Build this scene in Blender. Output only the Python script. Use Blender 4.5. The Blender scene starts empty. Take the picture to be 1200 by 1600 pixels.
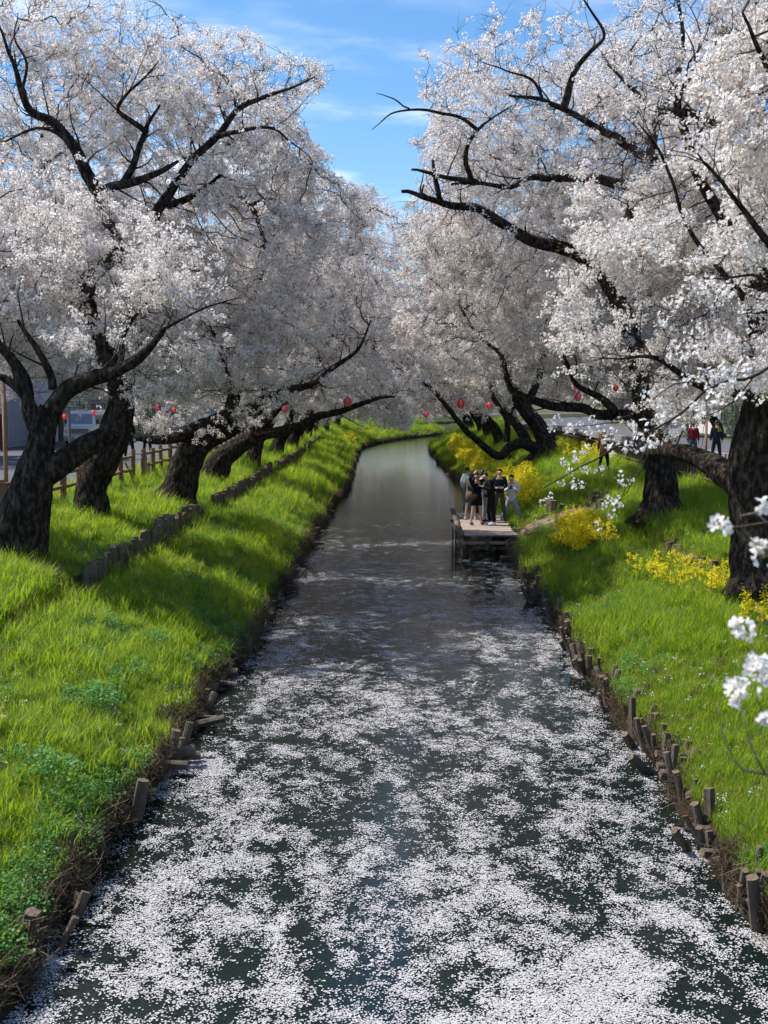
import bpy, bmesh, math, random
import numpy as np
from mathutils import Vector, Matrix, Euler, geometry

# ---------------------------------------------------------------- camera, sky, sun, exposure
SC = bpy.context.scene
COL = SC.collection
R = math.radians
FPX = 1900.0                       # focal length in pixels of the 1200x1600 photograph
CAMZ = 4.6
cam_d = bpy.data.cameras.new('camera')
cam = bpy.data.objects.new('camera', cam_d); COL.objects.link(cam)
cam_d.sensor_fit = 'VERTICAL'; cam_d.sensor_height = 36.0; cam_d.sensor_width = 27.0
cam_d.lens = FPX / 1600 * 36
cam_d.clip_start = 0.1; cam_d.clip_end = 3000
cam.location = (0, 0, CAMZ)
cam.rotation_euler = (R(90) - math.atan(180 / FPX), 0, math.atan(30 / FPX))
cam_d.dof.use_dof = True; cam_d.dof.focus_distance = 32; cam_d.dof.aperture_fstop = 6.3
SC.camera = cam
SUN_AZ, SUN_EL = R(-76), R(54)     # azimuth from +Y, clockwise positive
sdir = Vector((math.sin(SUN_AZ) * math.cos(SUN_EL), math.cos(SUN_AZ) * math.cos(SUN_EL), math.sin(SUN_EL)))
W = bpy.data.worlds.new('World'); SC.world = W; W.use_nodes = True
nt = W.node_tree; nt.nodes.clear()
wo = nt.nodes.new('ShaderNodeOutputWorld'); bg = nt.nodes.new('ShaderNodeBackground')
sky = nt.nodes.new('ShaderNodeTexSky'); sky.sky_type = 'NISHITA'; sky.sun_disc = False
sky.sun_elevation = SUN_EL; sky.sun_rotation = SUN_AZ; sky.air_density = 1.0; sky.dust_density = 0.3; sky.ozone_density = 3.5
bg.inputs['Strength'].default_value = 0.134
tc = nt.nodes.new('ShaderNodeTexCoord'); mp = nt.nodes.new('ShaderNodeMapping'); mp.inputs['Scale'].default_value = (1.6, 1.6, 7.5)
cn = nt.nodes.new('ShaderNodeTexNoise'); cn.inputs['Scale'].default_value = 2.3; cn.inputs['Detail'].default_value = 7; cn.inputs['Roughness'].default_value = .55
cr = nt.nodes.new('ShaderNodeMapRange'); cr.inputs[1].default_value = .44; cr.inputs[2].default_value = .72; cr.interpolation_type = 'SMOOTHSTEP'
sx = nt.nodes.new('ShaderNodeSeparateXYZ')
cz = nt.nodes.new('ShaderNodeMapRange'); cz.inputs[1].default_value = .12; cz.inputs[2].default_value = .30; cz.inputs[3].default_value = 1.9; cz.inputs[4].default_value = .30
cm = nt.nodes.new('ShaderNodeMath'); cm.operation = 'MULTIPLY'
cmx = nt.nodes.new('ShaderNodeMix'); cmx.data_type = 'RGBA'; cmx.inputs['B'].default_value = (8.3, 8.6, 9.0, 1)
hs = nt.nodes.new('ShaderNodeHueSaturation'); hs.inputs['Saturation'].default_value = 1.22
L = nt.links.new
L(tc.outputs['Generated'], mp.inputs[0]); L(mp.outputs[0], cn.inputs['Vector']); L(cn.outputs['Fac'], cr.inputs[0])
L(tc.outputs['Generated'], sx.inputs[0]); L(sx.outputs['Z'], cz.inputs[0]); L(cr.outputs[0], cm.inputs[0]); L(cz.outputs[0], cm.inputs[1])
L(sky.outputs[0], hs.inputs['Color']); L(hs.outputs[0], cmx.inputs['A']); L(cm.outputs[0], cmx.inputs['Factor'])
L(cmx.outputs['Result'], bg.inputs['Color']); L(bg.outputs[0], wo.inputs['Surface'])
sun_d = bpy.data.lights.new('sun', 'SUN'); sun_d.energy = 5.0; sun_d.angle = R(.53); sun_d.color = (1, .955, .88)
sun = bpy.data.objects.new('sun', sun_d); COL.objects.link(sun)
sun.rotation_euler = sdir.to_track_quat('Z', 'Y').to_euler()
vs = SC.view_settings; vs.view_transform = 'Standard'; vs.look = 'None'; vs.gamma = 1; vs.exposure = 0.48; vs.use_curve_mapping = False
SC.cycles.max_bounces = 10; SC.cycles.transparent_max_bounces = 8; SC.cycles.diffuse_bounces = 8
SC.cycles.glossy_bounces = 3; SC.cycles.transmission_bounces = 5; SC.cycles.caustics_reflective = False; SC.cycles.caustics_refractive = False
SC.cycles.use_denoising = True

rng = np.random.default_rng(7)
random.seed(7)
CMAT = cam.rotation_euler.to_matrix()
CM = np.array(CMAT)

def P(x, y, d):
    """point at photo pixel (x, y) and distance d along +Y"""
    v = CM @ np.array([(x - 600) / FPX, (800 - y) / FPX, -1.0])
    return np.array([0, 0, CAMZ]) + v * (d / v[1])
def proj(p):
    q = (np.atleast_2d(p) - np.array([0, 0, CAMZ])) @ CM
    return 600 + FPX * q[:, 0] / -q[:, 2], 800 - FPX * q[:, 1] / -q[:, 2]
def PZ(x, y, z):
    v = CM @ np.array([(x - 600) / FPX, (800 - y) / FPX, -1.0])
    t = (z - CAMZ) / v[2]
    return np.array([0, 0, CAMZ]) + v * t

# ---------------------------------------------------------------- numpy noise
_perm = np.random.default_rng(3).permutation(4096)
_val = np.random.default_rng(4).random(4096)
def vnoise(p):
    p = np.atleast_2d(np.asarray(p, float)); i = np.floor(p).astype(int); f = p - i; f = f * f * (3 - 2 * f)
    out = 0
    for dx in (0, 1):
        for dy in (0, 1):
            for dz in (0, 1):
                h = _perm[(_perm[(_perm[(i[:, 0] + dx) & 4095] + i[:, 1] + dy) & 4095] + i[:, 2] + dz) & 4095]
                w = (f[:, 0] if dx else 1 - f[:, 0]) * (f[:, 1] if dy else 1 - f[:, 1]) * (f[:, 2] if dz else 1 - f[:, 2])
                out = out + w * _val[h]
    return out
def fbm(p, o=4):
    p = np.atleast_2d(np.asarray(p, float)); s = 0; a = .5; t = 0
    for k in range(o):
        s = s + a * vnoise(p * 2 ** k + 17.3 * k); t += a; a *= .5
    return s / t
def x3(x, y, s=1.0, z=0.0):
    x, y = np.broadcast_arrays(np.asarray(x, float), np.asarray(y, float))
    return np.stack([x.ravel() * s, y.ravel() * s, np.full(x.size, float(z))], 1)

# ---------------------------------------------------------------- object helpers
def tag(o, label=None, cat=None, group=None, kind=None):
    if label: o['label'] = label
    if cat: o['category'] = cat
    if group: o['group'] = group
    if kind: o['kind'] = kind
    return o
def empty(name, loc=(0, 0, 0), rz=0, **k):
    o = bpy.data.objects.new(name, None); COL.objects.link(o); o.location = Vector([float(v) for v in loc]); o.rotation_euler = (0, 0, rz)
    o.empty_display_size = .2
    return tag(o, **k)
def link(name, me, mats=None, parent=None, smooth=False):
    if mats is not None:
        for m in (mats if isinstance(mats, (list, tuple)) else [mats]): me.materials.append(m)
    o = bpy.data.objects.new(name, me); COL.objects.link(o)
    if smooth: me.polygons.foreach_set('use_smooth', [True] * len(me.polygons))
    if parent is not None:
        o.parent = parent
        if parent.type == 'EMPTY' and not parent.get('_local'):
            o.matrix_parent_inverse = Matrix.Identity(4)
    return o
class MB:
    """collects geometry in world (or local) coordinates and builds ONE mesh"""
    def __init__(s): s.v = []; s.f = []; s.m = []; s.n = 0
    def add(s, v, f, mi=0):
        v = np.asarray(v, float); s.v.append(v); b = s.n
        s.f += [tuple(int(i) + b for i in q) for q in f]; s.m += [mi] * len(f); s.n += len(v)
    def mesh(s, name, origin=(0, 0, 0)):
        me = bpy.data.meshes.new(name)
        v = np.concatenate(s.v) - np.array(origin, float) if s.v else np.zeros((0, 3))
        me.from_pydata([tuple(q) for q in v.tolist()], [], s.f)
        if any(s.m): me.polygons.foreach_set('material_index', s.m)
        me.update(); return me
    def build(s, name, mats, parent=None, smooth=False, origin=None):
        if origin is None: origin = tuple(parent.location) if (parent is not None and parent.parent is None and parent.type == 'EMPTY' and not any(parent.rotation_euler)) else (0, 0, 0)
        return link(name, s.mesh(name, origin), mats, parent, smooth)
    # shapes
    def box(s, c, d, rot=None, mi=0, taper=1.0):
        hx, hy, hz = d[0] / 2, d[1] / 2, d[2] / 2
        v = np.array([[x * (taper if z > 0 else 1), y * (taper if z > 0 else 1), z] for z in (-hz, hz) for x, y in ((-hx, -hy), (hx, -hy), (hx, hy), (-hx, hy))])
        if rot is not None: v = v @ np.array(Euler(rot).to_matrix()).T
        s.add(v + np.array(c, float), [(0, 3, 2, 1), (4, 5, 6, 7), (0, 1, 5, 4), (1, 2, 6, 5), (2, 3, 7, 6), (3, 0, 4, 7)], mi)
    def tube(s, pts, rad, n=8, mi=0, caps=True, warp=None, closed_tip=False):
        pts = np.asarray(pts, float); m = len(pts); rad = np.broadcast_to(np.asarray(rad, float), (m,))
        t = np.gradient(pts, axis=0); t /= np.linalg.norm(t, axis=1)[:, None] + 1e-9
        ref = np.array([0, 0, 1.0]) if abs(t[:, 2]).mean() < .75 else np.array([.9, .43, 0.05])
        u = np.cross(t, ref); u /= np.linalg.norm(u, axis=1)[:, None] + 1e-9; w = np.cross(t, u)
        a = np.arange(n) * 2 * math.pi / n
        rr = np.repeat(rad[:, None], n, 1)
        if warp is not None: rr = rr * warp(pts, a)
        v = pts[:, None, :] + rr[:, :, None] * (np.cos(a)[None, :, None] * u[:, None, :] + np.sin(a)[None, :, None] * w[:, None, :])
        f = []
        for i in range(m - 1):
            for j in range(n):
                k = (j + 1) % n
                f.append((i * n + j, i * n + k, (i + 1) * n + k, (i + 1) * n + j))
        if caps and n > 3: f += [tuple(range(n))[::-1], tuple((m - 1) * n + j for j in range(n))]
        s.add(v.reshape(-1, 3), f, mi)
    def cyl(s, a, b, r, n=10, mi=0, r2=None): s.tube([a, b], [r, r if r2 is None else r2], n, mi)
    def ball(s, c, r, n=10, m=7, mi=0, zmin=-1.0, fn=None):
        r = np.broadcast_to(np.array(r, float), (3,)); v = []; f = []
        th = np.linspace(math.acos(1), math.acos(zmin), m)
        for i, t in enumerate(th):
            for j in range(n):
                p = np.array([math.sin(t) * math.cos(2 * math.pi * j / n), math.sin(t) * math.sin(2 * math.pi * j / n), math.cos(t)])
                if fn: p = p * fn(p)
                v.append(p * r + np.array(c, float))
        for i in range(m - 1):
            for j in range(n):
                k = (j + 1) % n; f.append((i * n + j, (i + 1) * n + j, (i + 1) * n + k, i * n + k))
        s.add(v, f, mi)

# ---------------------------------------------------------------- materials
def mat(name, base=(.5, .5, .5), rough=.7, spec=.3, var=None, vscale=3.0, detail=5, bump=0, bscale=20, translucent=None, tw=.3, rand=None, stretch=None, metallic=0, coat=0, var_lo=.35, var_hi=.65, emit=None, bdist=.03):
    m = bpy.data.materials.new(name); m.use_nodes = True; n = m.node_tree; b = n.nodes['Principled BSDF']; lk = n.links.new
    b.inputs['Base Color'].default_value = (*base, 1); b.inputs['Roughness'].default_value = rough
    b.inputs['Specular IOR Level'].default_value = spec; b.inputs['Metallic'].default_value = metallic; b.inputs['Coat Weight'].default_value = coat
    tcn = n.nodes.new('ShaderNodeTexCoord'); vec = tcn.outputs['Object']
    if stretch:
        mpn = n.nodes.new('ShaderNodeMapping'); mpn.inputs['Scale'].default_value = stretch; lk(vec, mpn.inputs[0]); vec = mpn.outputs[0]
    col = None
    if var is not None:
        no = n.nodes.new('ShaderNodeTexNoise'); no.inputs['Scale'].default_value = vscale; no.inputs['Detail'].default_value = detail; no.inputs['Roughness'].default_value = .6; lk(vec, no.inputs['Vector'])
        rp = n.nodes.new('ShaderNodeMapRange'); rp.inputs[1].default_value = var_lo; rp.inputs[2].default_value = var_hi; lk(no.outputs['Fac'], rp.inputs[0])
        mx = n.nodes.new('ShaderNodeMix'); mx.data_type = 'RGBA'; mx.inputs['A'].default_value = (*base, 1); mx.inputs['B'].default_value = (*var, 1)
        lk(rp.outputs[0], mx.inputs['Factor']); col = mx.outputs['Result']
    if rand is not None:
        oi = n.nodes.new('ShaderNodeObjectInfo'); m2 = n.nodes.new('ShaderNodeMix'); m2.data_type = 'RGBA'
        m2.inputs['B'].default_value = (*rand, 1)
        if col is not None: lk(col, m2.inputs['A'])
        else: m2.inputs['A'].default_value = (*base, 1)
        lk(oi.outputs['Random'], m2.inputs['Factor']); col = m2.outputs['Result']
    if col is not None: lk(col, b.inputs['Base Color'])
    if bump:
        nb = n.nodes.new('ShaderNodeTexNoise'); nb.inputs['Scale'].default_value = bscale; nb.inputs['Detail'].default_value = 6; lk(vec, nb.inputs['Vector'])
        bp = n.nodes.new('ShaderNodeBump'); bp.inputs['Strength'].default_value = bump; bp.inputs['Distance'].default_value = bdist; lk(nb.outputs['Fac'], bp.inputs['Height']); lk(bp.outputs[0], b.inputs['Normal'])
    if translucent is not None:
        tr = n.nodes.new('ShaderNodeBsdfTranslucent'); tr.inputs['Color'].default_value = (*translucent, 1)
        ms = n.nodes.new('ShaderNodeMixShader'); ms.inputs[0].default_value = tw
        o = n.nodes['Material Output']; lk(b.outputs[0], ms.inputs[1]); lk(tr.outputs[0], ms.inputs[2]); lk(ms.outputs[0], o.inputs['Surface'])
    if emit is not None:
        b.inputs['Emission Color'].default_value = (*emit[:3], 1); b.inputs['Emission Strength'].default_value = emit[3]
    return m
M = {}
M['petal'] = mat('cherry_petal', (.95, .895, .865), .6, .15, rand=(.96, .935, .90), translucent=(.985, .945, .92), tw=.50)
M['petal_pink'] = mat('pink_cherry_petal', (.89, .76, .77), .6, .2, rand=(.91, .83, .82), translucent=(.94, .82, .82), tw=.44)
M['calyx'] = mat('flower_calyx', (.40, .16, .13), .6, .2, rand=(.36, .27, .10), translucent=(.45, .20, .10), tw=.3)
M['young_leaf'] = mat('young_leaf', (.22, .30, .04), .5, .3, rand=(.30, .20, .06), translucent=(.35, .42, .05), tw=.4)
M['bark'] = mat('cherry_bark', (.016, .012, .010), .95, .1, var=(.115, .092, .074), vscale=13, detail=10, var_lo=.45, var_hi=.72, bump=1.0, bscale=34, stretch=(1, 1, .4), bdist=.07)
M['twig'] = mat('twig_bark', (.022, .014, .012), .8, .2, var=(.055, .036, .030), vscale=4)
M['cut_wood'] = mat('cut_wood', (.20, .13, .07), .8, .2, var=(.10, .065, .04), vscale=14, bump=.3, bscale=40)
M['grass'] = mat('grass_blade', (.10, .19, .012), .5, .25, rand=(.20, .265, .022), translucent=(.42, .62, .02), tw=.5)
M['grass_dry'] = mat('yellowish_grass_blade', (.21, .24, .030), .6, .2, rand=(.27, .25, .07), translucent=(.52, .55, .05), tw=.45)
M['grass_dark'] = mat('deep_green_blade', (.05, .14, .018), .45, .3, rand=(.08, .18, .02), translucent=(.14, .34, .03), tw=.4)
M['weed'] = mat('weed_leaf', (.07, .20, .035), .5, .3, rand=(.10, .26, .06), translucent=(.22, .48, .08), tw=.38)
M['straw'] = mat('dry_root_straw', (.06, .042, .026), .85, .1, rand=(.14, .105, .066))
M['rape'] = mat('rapeseed_flower', (.80, .64, .02), .6, .2, rand=(.85, .72, .03), translucent=(.92, .80, .03), tw=.4)
M['soil'] = mat('bank_soil', (.045, .045, .018), .95, .1, var=(.06, .075, .02), vscale=2.5, bump=.8, bscale=12)
n = M['soil'].node_tree; b = n.nodes['Principled BSDF']; src_ = b.inputs['Base Color'].links[0].from_socket   # wet brown mud close to the water
ge = n.nodes.new('ShaderNodeNewGeometry'); sp_ = n.nodes.new('ShaderNodeSeparateXYZ'); mr_ = n.nodes.new('ShaderNodeMapRange'); mr_.inputs[1].default_value = .28; mr_.inputs[2].default_value = .62; mx_ = n.nodes.new('ShaderNodeMix'); mx_.data_type = 'RGBA'
mx_.inputs['A'].default_value = (.030, .021, .013, 1); n.links.new(ge.outputs['Position'], sp_.inputs[0]); n.links.new(sp_.outputs['Z'], mr_.inputs[0]); n.links.new(mr_.outputs[0], mx_.inputs['Factor']); n.links.new(src_, mx_.inputs['B']); n.links.new(mx_.outputs['Result'], b.inputs['Base Color'])
M['mud'] = mat('canal_mud', (.02, .017, .013), .9, .2)
M['wood'] = mat('weathered_stake_wood', (.060, .045, .034), .85, .15, var=(.24, .195, .15), vscale=9, detail=8, bump=.8, bscale=30, stretch=(1, 1, .25), rand=(.10, .078, .058))
M['wood_top'] = mat('sawn_log_end', (.20, .15, .10), .85, .15, var=(.10, .075, .055), vscale=25, bump=.4, bscale=60)
M['fence_wood'] = mat('fence_log', (.17, .10, .065), .8, .2, var=(.29, .19, .13), vscale=6, bump=.5, bscale=30, stretch=(1, 1, .3))
M['asphalt'] = mat('asphalt', (.085, .088, .098), .9, .2, var=(.12, .122, .13), vscale=1.2, detail=9, bump=.3, bscale=90)
M['concrete'] = mat('kerb_concrete', (.26, .25, .24), .9, .2, var=(.17, .165, .155), vscale=4, bump=.3, bscale=40)

# water: dark, mirror-like, with small ripples
wm = bpy.data.materials.new('canal_water'); wm.use_nodes = True; n = wm.node_tree; b = n.nodes['Principled BSDF']
b.inputs['Base Color'].default_value = (.006, .012, .010, 1); b.inputs['Roughness'].default_value = .05; b.inputs['IOR'].default_value = 1.333
b.inputs['Specular IOR Level'].default_value = .5
tcn = n.nodes.new('ShaderNodeTexCoord'); h = None
for sc_, st_, wgt in (((1.2, 2.8, 1), 1.5, .55), ((3, 7, 1), 2.2, .35), ((9, 14, 1), 2.0, .10)):
    mpn = n.nodes.new('ShaderNodeMapping'); mpn.inputs['Scale'].default_value = sc_; no = n.nodes.new('ShaderNodeTexNoise')
    no.inputs['Scale'].default_value = st_; no.inputs['Detail'].default_value = 3
    n.links.new(tcn.outputs['Object'], mpn.inputs[0]); n.links.new(mpn.outputs[0], no.inputs['Vector'])
    mu = n.nodes.new('ShaderNodeMath'); mu.operation = 'MULTIPLY'; mu.inputs[1].default_value = wgt; n.links.new(no.outputs['Fac'], mu.inputs[0])
    if h is None: h = mu.outputs[0]
    else:
        ad = n.nodes.new('ShaderNodeMath'); ad.operation = 'ADD'; n.links.new(h, ad.inputs[0]); n.links.new(mu.outputs[0], ad.inputs[1]); h = ad.outputs[0]
bp = n.nodes.new('ShaderNodeBump'); bp.inputs['Strength'].default_value = .42; bp.inputs['Distance'].default_value = .022
n.links.new(h, bp.inputs['Height']); n.links.new(bp.outputs[0], b.inputs['Normal'])
M['water'] = wm

# ---------------------------------------------------------------- scatter (geometry nodes on a point mesh, for stuff and crowns only)
_groups = {}
def scatter_group(key, protos):
    if key in _groups: return _groups[key]
    g = bpy.data.node_groups.new(key, 'GeometryNodeTree')
    g.interface.new_socket('Geometry', in_out='INPUT', socket_type='NodeSocketGeometry')
    g.interface.new_socket('Geometry', in_out='OUTPUT', socket_type='NodeSocketGeometry')
    gi = g.nodes.new('NodeGroupInput'); go = g.nodes.new('NodeGroupOutput')
    jn = g.nodes.new('GeometryNodeJoinGeometry'); ip = g.nodes.new('GeometryNodeInstanceOnPoints')
    for p in protos:
        oi = g.nodes.new('GeometryNodeObjectInfo'); oi.inputs['Object'].default_value = p; oi.inputs['As Instance'].default_value = True
        g.links.new(oi.outputs['Geometry'], jn.inputs[0])
    def attr(nm, ty):
        a = g.nodes.new('GeometryNodeInputNamedAttribute'); a.data_type = ty; a.inputs['Name'].default_value = nm; return a.outputs['Attribute']
    g.links.new(gi.outputs[0], ip.inputs['Points']); g.links.new(jn.outputs[0], ip.inputs['Instance'])
    ip.inputs['Pick Instance'].default_value = True
    g.links.new(attr('idx', 'INT'), ip.inputs['Instance Index']); g.links.new(attr('rot', 'FLOAT_VECTOR'), ip.inputs['Rotation']); g.links.new(attr('scl', 'FLOAT'), ip.inputs['Scale'])
    g.links.new(ip.outputs[0], go.inputs[0]); _groups[key] = g
    return g
def scatter_mesh(name, pts, rot, scl, idx, origin=(0, 0, 0)):
    me = bpy.data.meshes.new(name); nP = len(pts); me.vertices.add(nP)
    me.vertices.foreach_set('co', (np.asarray(pts) - np.array(origin)).astype(np.float32).ravel())
    a = me.attributes.new('rot', 'FLOAT_VECTOR', 'POINT'); a.data.foreach_set('vector', np.asarray(rot, np.float32).ravel())
    a = me.attributes.new('scl', 'FLOAT', 'POINT'); a.data.foreach_set('value', np.broadcast_to(scl, (nP,)).astype(np.float32))
    a = me.attributes.new('idx', 'INT', 'POINT'); a.data.foreach_set('value', np.asarray(idx, np.int32))
    me.update(); return me
def scatter_obj(name, me, group, parent=None, stuff=True):
    o = bpy.data.objects.new(name, me); COL.objects.link(o)
    md = o.modifiers.new('scatter', 'NODES'); md.node_group = group
    if parent is not None: o.parent = parent
    if stuff: o['kind'] = 'stuff'
    return o
def rand_rot(n, full=True):
    if full: return np.stack([np.arccos(rng.uniform(-1, 1, n)), rng.uniform(0, .01, n), rng.uniform(0, 6.283, n)], 1)
    return np.stack([rng.normal(0, .12, n), rng.normal(0, .12, n), rng.uniform(0, 6.283, n)], 1)
def proto(name, mb, mats):
    me = mb.mesh(name)
    for m in mats: me.materials.append(m)
    return bpy.data.objects.new(name, me)
# ---------------------------------------------------------------- prototypes for blossoms, petals, grass
def unit(v): return v / (np.linalg.norm(v) + 1e-9)
def basis(nv):
    nv = unit(nv); a = np.array([0, 0, 1.0]) if abs(nv[2]) < .9 else np.array([1.0, 0, 0])
    u = unit(np.cross(nv, a)); return u, np.cross(nv, u), nv
def flower(mb, c, nv, r, rg, mi=0, cup=.35, calyx=1, detail=False):
    u, w, nv = basis(nv); c = np.asarray(c, float); a0 = rg.uniform(0, 6.28)
    for k in range(5):
        a = a0 + k * 1.2566 + rg.normal(0, .08); d = u * math.cos(a) + w * math.sin(a); t = np.cross(nv, d)
        rr = r * rg.uniform(.88, 1.1); h = cup * rr * rg.uniform(.5, 1.4)
        if detail:
            v = [c, c + d * rr * .45 + t * rr * .30 + nv * h * .35, c + d * rr * .80 + t * rr * .36 + nv * h * .8, c + d * rr * 1.02 + t * rr * .13 + nv * h * 1.05,
                 c + d * rr * .93 + nv * h * .9, c + d * rr * 1.02 - t * rr * .13 + nv * h * 1.05, c + d * rr * .80 - t * rr * .36 + nv * h * .8, c + d * rr * .45 - t * rr * .30 + nv * h * .35, c + d * rr * .6 + nv * h * .25]
            mb.add(v, [(0, 1, 8), (1, 2, 8), (2, 3, 4, 8), (4, 5, 6, 8), (6, 7, 8), (7, 0, 8)], mi)
        else:
            v = [c, c + d * rr * .62 + t * rr * .42 + nv * h * .5, c + d * rr + nv * h, c + d * rr * .62 - t * rr * .42 + nv * h * .5]
            mb.add(v, [(0, 1, 2), (0, 2, 3)], mi)
    if calyx is not None:
        s = r * (.24 if detail else .13)
        v = [c + u * s + nv * r * .06, c - u * s * .5 + w * s + nv * r * .06, c - u * s * .5 - w * s + nv * r * .06, c - nv * r * .32]
        mb.add(v, [(0, 1, 2), (0, 1, 3), (1, 2, 3), (2, 0, 3)], calyx)
def cluster_proto(name, seed, nfl, rad, fr, pink=.15, leaves=2):
    rg = np.random.default_rng(seed); mb = MB()
    for k in range(nfl):
        d = unit(rg.normal(0, 1, 3)); c = d * rad * rg.uniform(.55, 1.0)
        nv = unit(d + rg.normal(0, .45, 3))
        flower(mb, c, nv, fr * rg.uniform(.85, 1.15), rg, 0 if rg.random() > pink else 3, calyx=1)
    for k in range(1): d = unit(rg.normal(0, 1, 3)) * rad * 1.25; mb.tube([-d, rg.normal(0, rad * .15, 3), d], [.0020 * rad / .07] * 3, 3, 4, caps=False)
    for k in range(leaves):
        d = unit(rg.normal(0, 1, 3)); u, w, n_ = basis(d); c = d * rad * rg.uniform(.6, 1.2); s = fr * rg.uniform(.5, 1.0)
        mb.add([c, c + d * s + u * s * .35, c + d * s * 2, c + d * s - u * s * .35], [(0, 1, 2, 3)], 2 if rg.random() > .5 else 1)
    return proto(name, mb, [M['petal'], M['calyx'], M['young_leaf'], M['petal_pink'], M['twig']])
NEAR_P = [cluster_proto('blossom_cluster', 10 + i, 11, .074, .020, .05 + .07 * i, 3) for i in range(6)]
FAR_P = [cluster_proto('blossom_spray', 40 + i, 34, .19, .033, .18, 4) for i in range(5)]
G_NEAR = scatter_group('near_blossom', NEAR_P)
G_FAR = scatter_group('far_blossom', FAR_P)

def petal_proto(name, seed, k, spread):
    rg = np.random.default_rng(seed); mb = MB()
    for i in range(k):
        c = np.array([rg.normal(0, spread), rg.normal(0, spread), .002 + .0012 * i]); a = rg.uniform(0, 6.28); e = rg.uniform(.55, .85); r = rg.uniform(.0075, .0115)
        v = []
        for j in range(7):
            t = j * 2 * math.pi / 7; q = np.array([math.cos(t) * r, math.sin(t) * r * e]) * rg.uniform(.85, 1.1)
            v.append([c[0] + q[0] * math.cos(a) - q[1] * math.sin(a), c[1] + q[0] * math.sin(a) + q[1] * math.cos(a), c[2] + rg.uniform(0, .002)])
        mb.add(v, [tuple(range(7))], 0)
    return proto(name, mb, [M['petal_water']])
M['petal_water'] = mat('floating_petal', (.44, .42, .425), .55, .3, rand=(.60, .575, .58))
PET_P = [petal_proto('floating_petal', 70 + i, k, s) for i, (k, s) in enumerate([(1, .001), (1, .001), (2, .018), (3, .024), (4, .030), (5, .036), (7, .046)])]
G_PET = scatter_group('petals', PET_P)

def tuft(name, seed, nb, rad, hmin, hmax, wid, mi_mats, bend=.5, heads=0):
    rg = np.random.default_rng(seed); mb = MB()
    for k in range(nb):
        a = rg.uniform(0, 6.28); r = rad * math.sqrt(rg.random()); b0 = np.array([r * math.cos(a), r * math.sin(a), -.02]); h = rg.uniform(hmin, hmax)
        la = rg.uniform(0, 6.28); ld = np.array([math.cos(la), math.sin(la), 0]) * h * bend * rg.uniform(.15, 1.0)
        s = np.array([-ld[1], ld[0], 0]); s = unit(s) * wid * rg.uniform(.7, 1.3) / 2
        p1 = b0 + ld * .28 + np.array([0, 0, h * .55]); p2 = b0 + ld + np.array([0, 0, h * rg.uniform(.8, 1)])
        mb.add([b0 - s, b0 + s, p1 + s * .8, p1 - s * .8, p2], [(0, 1, 2, 3), (3, 2, 4)], int(rg.integers(0, len(mi_mats)) if k % 3 == 0 else 0))
    return proto(name, mb, [M[m] for m in mi_mats])
GR_P = [tuft('grass_tuft', 100 + i, 46, .14, .07, .20, .008, ['grass', 'grass_dry', 'grass_dark'], .7) for i in range(4)] \
     + [tuft('yellow_grass_tuft', 110 + i, 46, .14, .05, .15, .008, ['grass_dry', 'grass', 'grass_dry'], .8) for i in range(2)] \
     + [tuft('dark_grass_tuft', 120 + i, 44, .13, .09, .24, .009, ['grass_dark', 'grass', 'grass'], .7) for i in range(2)] \
     + [tuft('tall_grass_tuft', 130 + i, 26, .12, .22, .48, .010, ['grass', 'grass_dry', 'grass_dark'], .75) for i in range(2)]
G_GR = scatter_group('grass', GR_P)
def weed_proto(name, seed, n_=70, rad=.22, h=.22, ls=.018):
    rg = np.random.default_rng(seed); mb = MB()
    for k in range(n_):
        a = rg.uniform(0, 6.28); r = rad * math.sqrt(rg.random()); top = h * (1 - .6 * (r / rad) ** 2) * rg.uniform(.6, 1.05)
        c = np.array([r * math.cos(a), r * math.sin(a), top])
        for q in range(3):
            nv = unit(np.array([rg.normal(0, .5), rg.normal(0, .5), 1])); u, w, nv = basis(nv); t = rg.uniform(0, 6.28); d = u * math.cos(t) + w * math.sin(t); e = np.cross(nv, d); s = ls * rg.uniform(.7, 1.4)
            cc = c + rg.normal(0, .014, 3)
            mb.add([cc, cc + d * s * .6 + e * s * .5, cc + d * s * 1.3 + e * s * .2, cc + d * s * 1.3 - e * s * .2, cc + d * s * .6 - e * s * .5], [(0, 1, 2, 3, 4)], 0)
        if k % 3 == 0:
            b0 = np.array([r * .3 * math.cos(a), r * .3 * math.sin(a), -.02]); s = np.array([.003, 0, 0]); mb.add([b0 - s, b0 + s, c], [(0, 1, 2)], 0)
    return proto(name, mb, [M['weed']])
WD_P = [weed_proto('weed_clump', 150 + i) for i in range(3)]
G_WD = scatter_group('weeds', WD_P)
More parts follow.
